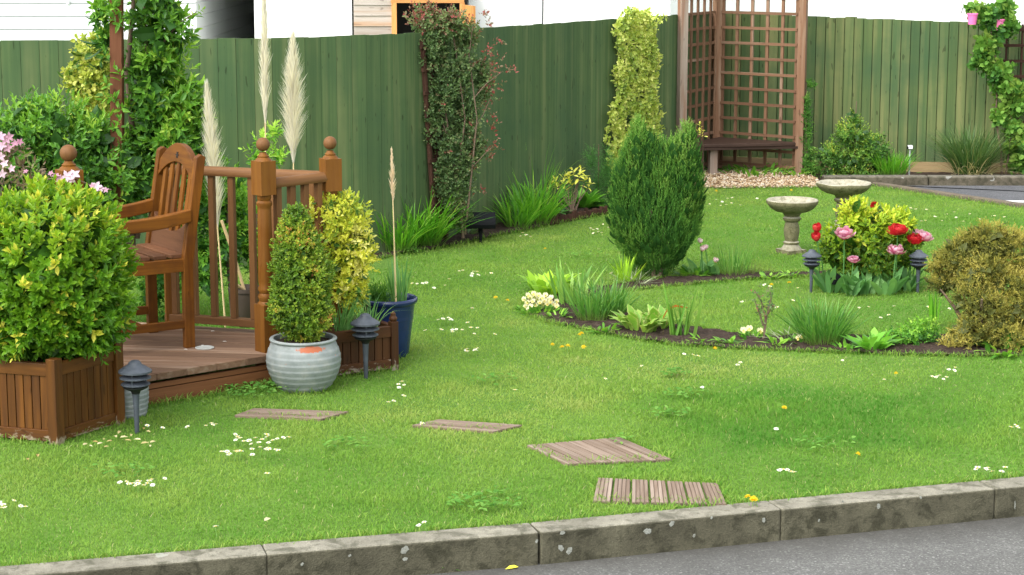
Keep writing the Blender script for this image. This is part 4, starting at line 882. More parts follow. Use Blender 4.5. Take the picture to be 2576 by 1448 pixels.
D_([(585, 1096), (592, 1101), (598, 1105), (604, 1103), (609, 1108), (613, 1112), (628, 1112), (645, 1106), (652, 1113), (660, 1108), (667, 1100), (683, 1098), (690, 1108), (700, 1103), (708, 1100), (722, 1103), (676, 1115), (640, 1118)], 'white daisy in the upper row of the patch between planter and tiles', 'upper daisies of the patch left of the tiles')
D_([(557, 1140), (570, 1140), (582, 1141), (588, 1143), (602, 1142), (612, 1139), (635, 1135), (655, 1132), (664, 1134), (672, 1133), (680, 1136), (692, 1134), (708, 1137), (636, 1143)], 'white daisy in the lower row of the patch between planter and tiles', 'lower daisies of the patch left of the tiles')
D_([(305, 1212), (312, 1217), (322, 1221), (334, 1217), (340, 1222), (347, 1219), (353, 1215), (360, 1222), (368, 1220), (374, 1214), (381, 1211), (408, 1200), (345, 1224), (385, 1217)], 'white daisy in the tight cluster below the large box planter', 'daisies clustered below the planter')
D_([(5, 1263), (12, 1269), (26, 1264), (22, 1280), (44, 1277), (60, 1279), (3, 1279), (14, 1274)], 'white daisy at the left edge of the photo near the kerb', 'daisies at the left edge')
D_([(368, 1073), (405, 1078), (480, 1073), (518, 1072), (527, 1070), (535, 1068), (542, 1069)], 'white daisy in front of the deck step by the black lamp', 'daisies below the deck step')
D_([(1004, 967), (1012, 966), (1019, 968), (1002, 973), (1009, 1001), (975, 1015), (984, 1014), (1295, 985)], 'white daisy on the lawn right of the grey ribbed pot', 'daisies right of the pots')
D_([(1040, 716), (1052, 713), (1062, 714), (1073, 714), (1155, 682), (1165, 685), (1185, 688), (1191, 684), (1200, 687), (1197, 692), (1188, 695), (1182, 691), (1235, 690), (1128, 706), (1120, 718), (1090, 725)], 'white daisy on the lawn behind the blue pot', 'daisies behind the blue pot')
D_([(1105, 807), (1112, 803), (1125, 800), (1134, 806), (1129, 803), (1118, 806), (1075, 832), (1105, 833), (1140, 830), (1150, 828), (1160, 833), (1185, 828), (1205, 830), (1190, 840), (1240, 840), (1187, 778), (1180, 815), (1138, 836)], 'white daisy on the lawn right of the blue pot rim', 'daisies right of the blue pot')
D_([(1164, 884), (1172, 886), (1181, 885), (1190, 879), (1200, 882), (1178, 882), (1206, 876)], 'white daisy in the small group in front of the bed tip', 'daisies in front of the bed tip')
D_([(1316, 590), (1325, 593), (1331, 597), (1314, 597), (1484, 578), (1492, 582), (1500, 576), (1508, 584), (1519, 566), (1515, 588), (1497, 587), (1528, 572), (1540, 690), (1460, 693)], 'white daisy on the far lawn left of the conifer', 'daisies left of the conifer')
D_([(1800, 505), (1815, 508), (1830, 503), (1845, 500), (1812, 520), (1828, 517), (1840, 512), (1860, 516), (1905, 502), (1785, 515)], 'white daisy on the far lawn by the gravel', 'daisies near the gravel')
D_([(2207, 517), (2220, 520), (2235, 525), (2250, 528), (2260, 522), (2275, 530), (2290, 527), (2305, 528), (2330, 530), (2350, 545), (2240, 550), (2258, 548), (2318, 560), (2327, 556), (2380, 540), (2400, 535), (2405, 548), (2440, 540), (2500, 545), (2530, 548), (2462, 552), (2370, 556), (2425, 560), (2440, 605)], 'white daisy on the back lawn by the car park edging', 'daisies by the car park')
D_([(2343, 950), (2353, 953), (2361, 950), (2370, 952), (2377, 954), (2388, 931), (2395, 928), (2402, 927), (2365, 946)], 'white daisy in front of the golden brown conifer', 'daisies before the brown conifer')
D_([(2458, 1179), (2466, 1177), (2474, 1182), (2483, 1184), (2492, 1183), (2501, 1186), (2516, 1187), (2530, 1181), (2540, 1077), (2551, 1079), (2548, 1074)], 'white daisy near the kerb at the right edge', 'daisies near the kerb at right')
D_([(1965, 1185), (1983, 1188), (1992, 1190), (2001, 1191), (1973, 1186)], 'white daisy right of the tile beside the kerb', 'daisies right of the kerb side tile')
D_([(1620, 920), (1863, 917), (1858, 922), (1768, 975), (1718, 893), (1735, 896), (1750, 899), (1520, 957), (2120, 905), (2225, 960)], 'white daisy on the lawn in front of the flower bed', 'daisies in front of the bed')
D_([(1930, 718), (1935, 723), (2010, 728), (1870, 760), (2180, 772), (2160, 778), (2250, 770), (2330, 776), (2385, 776), (1990, 760), (1960, 775), (2215, 800), (2240, 795)], 'white daisy on the strip of grass inside the bed', 'daisies inside the bed curve')
D_([(1060, 1322), (1075, 1321), (545, 1331), (670, 1199), (1070, 1072), (1055, 1070), (1950, 1080)], 'lone white daisy on open lawn', 'lone daisies')
Y_ = lambda pts, lab, grp: many(YM, 'dandelion', 'dandelion', pts, lab, grp, (.65, .95))
Y_([(1427, 876), (1419, 874), (1470, 871), (1455, 846), (1461, 844), (1390, 868)], 'yellow dandelion on the lawn before the bed tip', 'dandelions before the bed tip')
Y_([(1375, 626), (1250, 749), (1272, 757)], 'yellow dandelion on the lawn left of the bed', 'dandelions left of the bed')
Y_([(1985, 712), (1940, 722)], 'yellow dandelion on the grass inside the bed curve', 'dandelions inside the bed')
Y_([(2259, 943)], 'yellow dandelion in front of the green lettuce like plant', None); Y_([(1971, 1024)], 'yellow dandelion in the dark lush grass, farther from the kerb', None); Y_([(2150, 1147)], 'yellow dandelion in the dark lush grass, nearer the kerb', None)
Y_([(1894, 1256), (1900, 1253), (1907, 1257), (1886, 1254)], 'yellow flower at the kerb right of the board tile', 'yellow flowers at the kerb'); Y_([(1800, 880)], 'yellow dandelion at the soil edge below the hostas', None)
Y_([(1755, 487), (1800, 483), (1990, 478)], 'tiny yellow flower by the gravel strip', 'yellow flowers by the gravel')
# ------------------------------------------------------------------ litter
lit = leafmat('dry_leaf', [(0, (.42, .30, .10)), (.6, (.62, .52, .24)), (1, (.72, .66, .42))], trans=.15, rough=.7, gain=.8)
def litter(x, y, L, lab, grp=None, v=.6, z=.03, name='fallen_leaf'):
    mb = MB(); a = R.random()*6.28; leaves(mb, np.array([[-L/2*math.cos(a), -L/2*math.sin(a), 0]]), np.array([[math.cos(a), math.sin(a), .1]]), np.array([[.2, -.3, 1.]]), L, L*.38, 'o', v); solo(name, mb, lit, lab, 'leaf', G(x, y, z), grp)
for x, y in ((215, 1118), (228, 1122), (240, 1112), (252, 1116), (262, 1105), (275, 1110), (290, 1098), (300, 1088), (312, 1100), (330, 1095), (322, 1108), (362, 1078), (372, 1086), (365, 1115), (378, 1122), (385, 1112), (268, 1124), (345, 1106)):
    litter(x, y, R.uniform(.022, .045), 'pale dry leaf fallen by the right foot of the large box planter', 'dry leaves at the planter foot', R.random())
for x, y, lab in ((95, 1146, 'brown dry leaf on the grass below the planter front'), (70, 1155, 'dry leaf at lower left of the planter'), (595, 1135, 'dry leaf beside the upper daisy patch')): litter(x, y, .04, lab, None, .1)
litter(673, 1307, .05, 'pale petal lying on the lawn near the kerb', None, 1.0); litter(1288, 1429, .052, 'bright yellow leaf lying on the road by the kerb', None, .5, -.115)
lit2 = leafmat('yellow_leaf', [(0, (.75, .5, .04)), (1, (.75, .5, .04))], trans=.1)
bpy.data.objects[[o.name for o in COL.objects if o.get('label', '').startswith('bright yellow leaf')][0]].data.materials[0] = lit2
mb = MB(); clump(mb, (0, 0, 0), 26, .02, .05, .006, (.7, 1.4), .3); solo('kerb_weed', mb, weed, 'small green weed growing where the kerb meets the road', 'weed', G(1130, 1431, -.118))
# ------------------------------------------------------------------ planting
def shrub(name, label, cat, loc, ells, mat, n, seed, nl=6, SL=.05, L=.045, W=.018, v=None, shell=.4, amp=.12, zmin=None, up=.3, splay=(1.2, .35), kind='o', tipv=.05, stem=None, jit=.45, outw=1.0, upw=.35, core=0, group=None, stemmat=None, vj=.09, cull=True, world=True, extra=None):
    """world ellipsoids -> thing > foliage (+ stem)"""
    rng = np.random.default_rng(seed); t = thing(name, label, cat, loc, 0, group)
    Pt, O = crown(ells, n, rng, shell, amp, seed, zmin, cull)
    D = nrm(O*outw+np.array([0, 0, upw])+rv(len(Pt), rng)*jit)
    vv = np.clip(rng.normal(.45, .18, len(Pt)), 0, 1) if v is None else v(Pt, O, rng)
    mb = extra or MB(); shoots(mb, Pt-D*SL*.6, D, nl, SL, L, W, splay, kind, vv, vj, tipv, 0, rng, up)
    if core:
        c, o = crown([(e[0], np.array(e[1])*.72) for e in ells], core, rng, .3, .05, seed, zmin, False)
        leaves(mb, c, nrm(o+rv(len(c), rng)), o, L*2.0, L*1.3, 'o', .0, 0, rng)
    part('foliage', mb, mat, t, off=loc)
    if stem:
        mb = MB()
        for pts, r in stem: tube(mb, pts, r, 7, v=.5)
        part('stem', mb, stemmat or M['bark'], t, off=loc, smooth=60)
    return t
M['bark'] = woodmat('bark', (.09, .06, .04), (.17, .12, .08), rough=.9, knots=False)
def el(x, y, Y, rx, ry, rz): return (P(x, y, Y), (rx, ry, rz))
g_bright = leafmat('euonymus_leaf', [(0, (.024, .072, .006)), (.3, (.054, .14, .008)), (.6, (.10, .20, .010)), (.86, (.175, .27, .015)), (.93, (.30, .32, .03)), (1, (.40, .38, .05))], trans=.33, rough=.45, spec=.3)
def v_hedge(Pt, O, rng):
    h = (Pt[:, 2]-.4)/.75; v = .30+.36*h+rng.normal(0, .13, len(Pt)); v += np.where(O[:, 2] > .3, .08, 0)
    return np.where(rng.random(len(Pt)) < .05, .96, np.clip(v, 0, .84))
hc = (-2.0, 8.58, 0)
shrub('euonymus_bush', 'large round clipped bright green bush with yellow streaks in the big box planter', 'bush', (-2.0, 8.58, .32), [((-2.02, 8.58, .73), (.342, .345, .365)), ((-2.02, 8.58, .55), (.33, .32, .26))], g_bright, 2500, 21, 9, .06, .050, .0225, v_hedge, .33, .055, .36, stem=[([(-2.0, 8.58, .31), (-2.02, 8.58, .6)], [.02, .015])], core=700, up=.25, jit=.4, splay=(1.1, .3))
g_box = leafmat('box_leaf', [(0, (.03, .07, .008)), (.35, (.075, .145, .012)), (.6, (.14, .21, .018)), (.82, (.22, .25, .025)), (.93, (.28, .19, .03)), (1, (.34, .14, .035))], trans=.25, rough=.4)
def v_box(Pt, O, rng):
    n = vn(Pt[:, 0]+Pt[:, 1], Pt[:, 2], 9, 12); return np.clip(.46+.5*(n-.5)+rng.normal(0, .15, len(Pt)), 0, 1)
cxy = P(757, 700, 9.38)
shrub('box_cone', 'small leaved cone shaped box shrub with bronze tints in the grey ribbed pot', 'shrub', (cxy[0], 9.38, .24), [((cxy[0], 9.38, .40), (.155, .15, .17)), ((cxy[0]-.002, 9.38, .53), (.148, .14, .2)), ((cxy[0]-.012, 9.38, .66), (.115, .11, .17)), ((cxy[0]-.02, 9.38, .78), (.072, .07, .12))], g_box, 3800, 22, 7, .03, .018, .0115, v_box, .3, .06, stem=[([(cxy[0], 9.38, .22), (cxy[0], 9.38, .5)], .012)], core=700, jit=.5)
g_var = leafmat('variegated_leaf', [(0, (.05, .12, .02)), (.3, (.17, .27, .03)), (.55, (.37, .41, .03)), (.8, (.50, .50, .06)), (1, (.60, .57, .20))], trans=.3, rough=.45, margin=(.56, .56, .10), edge=(.5, .95), gain=1.3)
def v_var(Pt, O, rng):
    n = vn(Pt[:, 0]*1.3, Pt[:, 2], 6, 14); topy = np.clip((Pt[:, 2]-.72)/.18, 0, 1); return np.clip(.62+.6*(n-.5)-.12*topy+rng.normal(0, .13, len(Pt)), 0, 1)
q = lambda x, y, Y=9.86: P(x, y, Y)
shrub('variegated_euonymus', 'bright yellow and cream variegated shrub rising from the small box planter', 'shrub', (-.82, 9.86, .2), [(q(830, 570), (.12, .12, .14)), (q(868, 545), (.12, .12, .12)), (q(880, 640), (.125, .12, .16)), (q(850, 720), (.1, .1, .13)), (q(893, 730), (.06, .08, .11)), (q(845, 510), (.06, .06, .05)), (q(800, 520), (.06, .07, .06))], g_var, 900, 23, 7, .045, .034, .018, v_var, .45, .1, .3,
      stem=[([(-.83, 9.86, .2), (-.86, 9.86, .45), (-.88, 9.87, .7)], .009), ([(-.82, 9.86, .2), (-.8, 9.85, .5), (-.82, 9.86, .75)], .008)], core=120)
# climbing shrub on the tall post, shrub to its left, growth behind the balustrade
g_honey = leafmat('honeysuckle_leaf', [(0, (.022, .068, .012)), (.3, (.044, .128, .016)), (.6, (.078, .19, .018)), (.85, (.135, .26, .024)), (1, (.23, .33, .05))], trans=.33, rough=.42)
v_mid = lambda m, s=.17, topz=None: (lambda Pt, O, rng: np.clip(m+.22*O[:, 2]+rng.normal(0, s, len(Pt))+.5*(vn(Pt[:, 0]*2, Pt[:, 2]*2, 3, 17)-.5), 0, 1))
E = [el(395, -20, 11.05, .15, .14, .14), el(400, 60, 11.05, .155, .14, .15), el(390, 150, 11.05, .15, .15, .17), el(395, 235, 11.05, .16, .16, .17), el(420, 300, 11.05, .2, .18, .16), el(405, 370, 11.05, .2, .18, .16), el(330, 390, 11.05, .14, .16, .12), el(355, 455, 11.05, .2, .16, .18), el(450, 250, 11.05, .11, .12, .14), el(455, 330, 11.05, .13, .14, .16), el(255, 30, 11.1, .05, .08, .08), el(262, 95, 11.1, .03, .06, .08)]
st = [([P(330, 620, 11.05), P(325, 480, 11.05), P(335, 330, 11.03), P(320, 180, 11), P(335, 20, 11), P(340, -60, 11)], [.028, .025, .02, .015, .012, .01]), ([P(345, 600, 11.05), P(370, 450, 11.05), P(390, 300, 11.05), P(370, 140, 11), P(360, -30, 11)], [.016, .014, .011, .009, .006]), ([P(400, 120, 11), P(450, 60, 11), P(495, 30, 11)], [.006, .004, .002])]
XS = MB()
mb = XS; rng = np.random.default_rng(3)
Pt = np.concatenate([P(400+95*k, 120-90*k, 11)[None] for k in np.linspace(.2, 1, 7)]); shoots(mb, Pt, nrm(rv(7, rng)+np.array([.6, 0, .6])), 5, .04, .04, .015, v=.85, rng=rng)
Pt = np.concatenate([P(*p, 11)[None] for p in ((232, 28), (470, 215), (478, 235), (488, 268), (500, 300), (240, 50), (430, 50), (452, 90), (470, 160), (476, 175))]); shoots(mb, Pt, nrm(rv(10, rng)*.6+np.array([.8, 0, .6])), 6, .06, .05, .019, v=.8, rng=rng)
Q = np.array([P(a, b, 10.83) for a, b in zip(rng.uniform(268, 305, 26), np.r_[rng.uniform(-10, 90, 14), rng.uniform(90, 330, 12)])]); shoots(mb, Q, nrm(rv(26, rng)+np.array([0, -.5, .5])), 5, .06, .06, .023, v=.55, rng=rng)
tc = shrub('climbing_shrub', 'tall leafy green climber twining up the rust brown post', 'climber', (-2.05, 11.0, 0), E, g_honey, 1250, 24, 7, .085, .074, .028, v_mid(.52), .6, .14, stem=st, splay=(1.3, .4), jit=.65, core=60, extra=XS)
E = [el(40, 380, 10.9, .3, .25, .27), el(150, 350, 10.9, .25, .25, .22), el(90, 300, 11, .15, .15, .1), el(230, 410, 10.9, .22, .25, .25), el(300, 470, 10.9, .2, .2, .25), el(-80, 380, 11, .25, .25, .28), el(120, 470, 10.9, .3, .25, .25), el(450, 420, 11.0, .12, .18, .22), el(250, 340, 10.95, .12, .15, .1)]
shrub('leafy_shrub', 'broad dense green shrub behind the left newel post, low young shoots on top', 'shrub', (-2.6, 10.9, 0), E, g_honey, 2000, 25, 7, .075, .052, .021, v_mid(.42), .5, .14, stem=[([(-2.5, 10.9, 0), (-2.45, 10.9, .4), (-2.6, 10.9, .8)], [.02, .016, .01]), ([(-2.2, 10.9, 0), (-2.25, 10.9, .5)], [.018, .012])], jit=.55, core=300)
g_fresh = leafmat('fresh_leaf', [(0, (.02, .075, .012)), (.35, (.06, .175, .018)), (.7, (.13, .28, .026)), (1, (.27, .42, .06))], trans=.35, rough=.45)
E = [el(530, 500, 11.15, .11, .14, .18), el(555, 600, 11.15, .13, .14, .2), el(520, 680, 11.1, .1, .12, .14), el(590, 500, 11.2, .1, .1, .15), el(620, 580, 11.25, .1, .1, .18), el(450, 640, 11.1, .14, .12, .28), el(390, 720, 11.1, .12, .12, .2), el(650, 660, 11.3, .08, .1, .12), el(545, 430, 11.2, .06, .08, .1)]
shrub('green_bush', 'loose fresh green bush growing behind the back balustrade', 'bush', (-1.6, 11.15, 0), E, g_fresh, 1700, 26, 6, .065, .04, .017, v_mid(.45), .7, .15, stem=[([(-1.6, 11.15, 0), (-1.62, 11.15, .4), (-1.6, 11.15, .75)], .008), ([(-1.5, 11.2, 0), (-1.45, 11.2, .6)], .006)], jit=.7, core=130)
E = [el(665, 350, 12.3, .08, .06, .08), el(690, 330, 12.3, .05, .05, .05), el(645, 400, 12.3, .08, .08, .12), el(700, 390, 12.3, .05, .05, .08)]
shrub('young_shrub', 'thin young shrub against the fence behind the ball topped posts', 'shrub', (-1.5, 12.3, 0), E, g_fresh, 70, 27, 6, .07, .05, .018, v_mid(.6), .9, .1, stem=[([(-1.5, 12.3, 0), (-1.52, 12.3, .6), (-1.53, 12.3, 1.05)], .006)], jit=.8)
# pink flowering clematis at the left edge
g_bronze = leafmat('bronze_leaf', [(0, (.05, .035, .025)), (.5, (.12, .085, .05)), (1, (.16, .17, .07))], trans=.25)
pinkp = leafmat('pink_petal', [(0, (.36, .15, .23)), (.5, (.46, .27, .36)), (1, (.60, .47, .54))], trans=.25, rough=.55, gain=1)
cl = thing('flowering_clematis', 'pink and white flowering clematis with bronze leaves at the left edge', 'climber', (-2.35, 9.2, .3))
co_ = (-2.35, 9.2, .3); mb = MB(); rng = np.random.default_rng(31)
Pt, O = crown([el(10, 410, 9.2, .10, .1, .12), el(50, 440, 9.2, .07, .08, .06), el(-60, 400, 9.2, .12, .1, .14), el(90, 440, 9.15, .06, .05, .03)], 120, rng, .7); shoots(mb, Pt, nrm(O+rv(len(O), rng)*.5), 6, .05, .035, .014, v=rng.random(len(Pt)), rng=rng); part('foliage', mb, g_bronze, cl, off=co_)
mb = MB()
for pts in ([P(40, 470, 9.2), P(110, 452, 9.1), P(180, 445, 8.98), P(235, 470, 8.97), P(280, 478, 8.97)], [P(-40, 640, 9.2), P(0, 500, 9.2), P(20, 400, 9.2)]): tube(mb, pts, .003, 5)
part('stem', mb, M['bark'], cl, off=co_)
def bloom(c, r, v, facing=(0, -.8, .5), n=5):
    mb = MB(); f = nrm(np.array(facing)+rng.normal(0, .25, 3)); a = nrm(np.cross(f, [0, 0, 1.])); b = np.cross(f, a); q = np.arange(n)*2*PI/n+rng.random()*6
    D = np.cos(q)[:, None]*a+np.sin(q)[:, None]*b+f*.25; leaves(mb, np.tile(c, (n, 1)), D, np.tile(f, (n, 1)), r, r*.62, 'o', v, rng=rng); return mb
for x, y, r, v in ((3, 345, .035, .6), (14, 352, .035, .5), (24, 345, .03, .3), (6, 368, .035, .7), (20, 372, .034, .4), (38, 362, .028, .2), (50, 358, .024, .1), (2, 395, .03, .8), (12, 412, .03, .9), (5, 438, .03, .9), (30, 425, .026, .8), (65, 432, .018, .2), (140, 443, .028, .4), (128, 437, .02, .2), (150, 451, .028, .5), (170, 445, .042, .9), (186, 441, .042, .9), (180, 452, .03, .9), (243, 470, .035, .9), (252, 476, .03, .8), (266, 479, .02, .5), (232, 468, .02, .3), (112, 455, .02, .3)):
    part('flower', bloom(P(x, y, 9.05 if x < 100 else 8.95), r*.8, v), pinkp, cl, off=co_)
# ivies on the fence
g_ivyy = leafmat('golden_ivy_leaf', [(0, (.05, .12, .02)), (.35, (.15, .24, .03)), (.7, (.32, .38, .05)), (1, (.48, .48, .12))], trans=.25, rough=.5, margin=(.46, .48, .10), edge=(.4, .9), gain=1.2)
E = [el(235, 130, 12.55, .13, .1, .1), el(240, 190, 12.55, .12, .1, .14), el(235, 250, 12.5, .11, .1, .1), el(230, 290, 12.45, .09, .1, .08), el(262, 110, 12.55, .06, .1, .1), el(178, 200, 12.6, .035, .05, .07), el(195, 235, 12.6, .04, .05, .06), el(178, 180, 12.6, .045, .05, .04), el(210, 310, 12.4, .08, .1, .06)]
shrub('golden_ivy', 'yellow variegated ivy hanging over the far left fence behind the post', 'climber', (-2.65, 12.6, 0), E, g_ivyy, 620, 33, 4, .03, .042, .036, lambda Pt, O, r: np.clip(r.normal(.62, .2, len(Pt)), 0, 1), .6, .1, stem=[([(-2.6, 12.65, 0), (-2.62, 12.66, .8), (-2.68, 12.66, 1.4)], .012)], core=90, jit=.8, upw=-.3)
g_ivy = leafmat('variegated_ivy_leaf', [(0, (.07, .12, .03)), (.3, (.16, .24, .04)), (.65, (.27, .34, .05)), (1, (.42, .44, .12))], trans=.2, rough=.5, margin=(.52, .55, .17), edge=(.45, .95))
iv = thing('ivy_column', 'tall column of pale variegated ivy on the fence behind the conifer', 'climber', (.95, 16.7, 0)); rng = np.random.default_rng(34); mb = MB(); st = MB()
n = 2600; yy = rng.uniform(25, 620, n); wl = np.interp(yy, [25, 60, 230, 260, 330, 420, 620], [1562, 1552, 1550, 1538, 1536, 1532, 1540])+6*np.sin(yy*.06); wr = np.interp(yy, [25, 60, 300, 400, 620], [1625, 1648, 1656, 1662, 1660])+6*np.sin(yy*.045+1)
xx = wl+(wr-wl)*rng.random(n); Pt = np.array([P(a, b, 16.72+(a-1545)*.0076) for a, b in zip(xx, yy)]); Pt[:, 1] -= rng.random(n)*.1+.03+np.where(np.abs((xx-wl)/(wr-wl)-.5) < .38, .05*rng.random(n), 0); keep = Pt[:, 2] > .02; Pt = Pt[keep]
lean = rng.normal(size=(len(Pt), 3))*.55+np.array([.15, -.6, -.35]); vv = np.clip(.66+.6*(vn(Pt[:, 0]*3, Pt[:, 2]*2, 5, 19)-.5)+rng.normal(0, .2, len(Pt)), 0, 1)
shoots(mb, Pt, nrm(lean), 4, .03, .038, .03, (1.3, .6), 'o', vv, .15, 0, 0, rng, 0.)
for pts in ([(1655, 45), (1665, 42), (1650, 50)], [(1525, 320), (1518, 335), (1530, 345), (1538, 370), (1545, 385), (1533, 360)]):
    Q = np.array([P(a, b, 16.6) for a, b in pts for _ in range(4)])+rng.normal(0, .02, (len(pts)*4, 3)); shoots(mb, Q, nrm(rv(len(Q), rng)+np.array([0, -.5, 0])), 4, .03, .036, .028, v=.7, rng=rng)
part('foliage', mb, g_ivy, iv, off=(.95, 16.7, 0))
for x in (1570, 1595, 1620, 1640): tube(st, [P(x, 600, 16.70+(x-1545)*.0076)*[1, 1, 0], P(x+3, 300, 16.72+(x-1545)*.0076), P(x-2, 60, 16.74+(x-1545)*.0076)], .012, 6)
part('stem', st, M['bark'], iv, off=(.95, 16.7, 0))
# climbing rose
g_rose = leafmat('rose_leaf', [(0, (.035, .06, .025)), (.35, (.06, .11, .035)), (.6, (.10, .145, .05)), (.78, (.12, .09, .05)), (.9, (.15, .055, .04)), (1, (.2, .045, .04))], trans=.25, rough=.5)
rs = along(.1); RY = 13.95
E = [el(1085, 300, RY, .07, .08, .2), el(1125, 380, RY, .09, .07, .16), el(1140, 500, RY, .07, .06, .14), el(1070, 45, RY, .10, .1, .1), el(1120, 60, RY, .14, .1, .13), el(1170, 90, RY+.1, .1, .1, .12), el(1160, 420, RY+.05, .11, .08, .2), el(1120, 450, RY, .08, .07, .14), el(1080, 130, RY, .13, .1, .16), el(1150, 180, RY+.05, .15, .1, .2), el(1110, 230, RY, .1, .08, .15), el(1165, 290, RY+.1, .12, .1, .18), el(1185, 380, RY+.1, .1, .08, .16), el(1155, 440, RY+.05, .06, .06, .15), el(1215, 200, RY+.15, .07, .08, .16), el(1160, 540, RY+.05, .08, .06, .12)]
def v_rose(Pt, O, rng):
    k = np.clip((Pt[:, 0]+.32)/.3, 0, 1)*.25+np.clip((Pt[:, 2]-1.42)/.2, 0, 1)*.35; return np.clip(.36+k+rng.normal(0, .17, len(Pt)), 0, 1)
st = [([P(a, b, RY+.02) for a, b in pts], r) for pts, r in (([(1165, 600), (1158, 500), (1130, 350), (1110, 200), (1070, 60)], [.012, .01, .008, .006, .003]), ([(1165, 600), (1150, 450), (1170, 300), (1150, 150), (1130, 30)], [.01, .008, .006, .005, .003]), ([(1170, 590), (1185, 450), (1200, 300), (1180, 140), (1190, 60)], [.009, .007, .005, .004, .002]),
     ([(1190, 330), (1215, 290), (1235, 245)], [.004, .003, .002]), ([(1190, 420), (1222, 385), (1240, 370)], [.004, .003, .002]), ([(1190, 250), (1225, 210), (1265, 180)], [.004, .003, .002]), ([(1140, 400), (1112, 300), (1100, 150), (1095, 80)], [.006, .005, .004, .003]))]
mb = XS = MB(); rng = np.random.default_rng(37)
Q = np.array([P(a, b, RY+.1) for a, b in ((1235, 245), (1230, 235), (1242, 370), (1238, 380), (1225, 385), (1265, 180), (1250, 190), (1280, 185), (1240, 150), (1232, 320), (1240, 300), (1222, 270), (1245, 100), (1230, 130), (1240, 330), (1250, 215), (1215, 480), (1225, 130), (1228, 60), (1210, 40), (1050, 20), (1030, 40), (1100, 10), (1240, 180), (1255, 160)) for _ in range(3)])+rng.normal(0, .02, (75, 3))
shoots(mb, Q, nrm(rv(75, rng)+np.array([.6, 0, .3])), 5, .05, .028, .017, v=.88, rng=rng)
rose = shrub('climbing_rose', 'climbing rose with small dark leaves and red young tips on its trellis', 'climber', (-.4, RY, 0), E, g_rose, 4400, 36, 7, .06, .028, .018, v_rose, .9, .15, stem=st, jit=.9, cull=False, extra=XS)
# ------------------------------------------------------------------ strappy clumps along the fence
strap = leafmat('strap_leaf', [(0, (.03, .1, .01)), (.4, (.06, .2, .015)), (.75, (.11, .28, .02)), (1, (.24, .36, .06))], trans=.38, rough=.45, root=(.14, .24, .05))
pr_s = [.5, 1, .9, .05]
def clumpo(name, label, cat, loc, n, r, L, W, mat=strap, lean=(.05, .75), droop=.25, v=(.2, .9), seed=1, segs=6, group=None):
    mb = MB(); clump(mb, (0, 0, 0), n, r, L, W, lean, droop, v, rng=np.random.default_rng(seed), segs=segs, prof=pr_s); return solo(name, mb, mat, label, cat, loc, group)
clumpo('strappy_clump', 'bright green strappy clump at the fence just right of the thin plume', 'plant', G(1000, 640)+[0, .12, 0], 170, .13, .40, .011, seed=41, group=None)
clumpo('strappy_clump', 'larger green strappy clump at the fence left of the climbing rose', 'plant', G(1062, 628)+[0, .15, 0], 280, .14, .46, .012, lean=(.1, .8), seed=42)
clumpo('strappy_clump', 'green strappy clump just right of the black solar spotlight', 'plant', G(1302, 580)+[0, .1, 0], 90, .09, .34, .012, seed=43)
clumpo('strappy_clump', 'tall green strappy clump between spotlight and yellow leaved shrub', 'plant', G(1345, 570)+[0, .12, 0], 170, .14, .45, .012, seed=44)
clumpo('fine_grass', 'thin wispy grass stems by the fence behind the strappy clump', 'grass', G(1350, 560)+[0, .4, 0], 60, .15, .6, .005, lean=(.02, .3), v=(.5, 1), seed=45)
au = leafmat('spotted_laurel_leaf', [(0, (.10, .17, .03)), (.4, (.30, .36, .05)), (.75, (.52, .50, .07)), (1, (.66, .60, .14))], trans=.25, rough=.35, spec=.5, margin=(.09, .17, .03), edge=(.55, .9))
def shoottips(name, label, cat, loc, tips, Y, mat, stems, nl=7, L=.07, W=.028, seed=0, v=.7, SL=.05):
    rng = np.random.default_rng(seed); t = thing(name, label, cat, loc); Q = np.array([P(a, b, Y+rng.normal(0, .03)) for a, b in tips]); mb = MB(); shoots(mb, Q, nrm(rv(len(Q), rng)*.5+np.array([0, -.15, .8])), nl, SL, L, W, (1.5, .7), 'o', v, .15, .1, 0, rng, .0)
    part('foliage', mb, mat, t, off=loc); mb = MB()
    for q in Q: tube(mb, [np.array(loc)+rng.normal(0, .01, 3)*[1, 1, 0], np.array(loc)*.5+q*.5+rng.normal(0, .015, 3), q], [.007, .005, .003], 5)
    part('stem', mb, stems, t, off=loc); return t
shoottips('spotted_laurel', 'small shrub with yellow leaf rosettes on bare stems before the left fence', 'shrub', G(1440, 545)+[0, .1, 0], [(1400, 462), (1415, 450), (1390, 470), (1445, 440), (1455, 450), (1470, 460), (1440, 470), (1420, 468), (1478, 475), (1432, 452), (1462, 440), (1410, 475)], 15.6, au, M['bark'], seed=46)
g_feather = leafmat('feathery_leaf', [(0, (.03, .09, .02)), (.6, (.06, .17, .035)), (1, (.11, .25, .06))], trans=.3)
E = [el(1505, 460, 16.0, .1, .1, .2), el(1490, 400, 16.0, .07, .07, .12), el(1530, 430, 16.0, .08, .08, .2), el(1470, 480, 16.0, .06, .08, .1), el(1515, 510, 15.9, .1, .1, .08)]
shrub('feathery_fern', 'tall feathery green foliage between yellow shrub and conifer', 'plant', (.7, 16.0, 0), E, g_feather, 520, 47, 8, .09, .03, .004, v_mid(.5), .9, .12, kind='d', upw=.8, stem=[([(.7, 16, 0), (.7, 16, .5)], .005)], jit=.6)
g_lush = leafmat('broad_leaf', [(0, (.03, .11, .012)), (.5, (.08, .23, .02)), (1, (.17, .36, .045))], trans=.3, rough=.4)
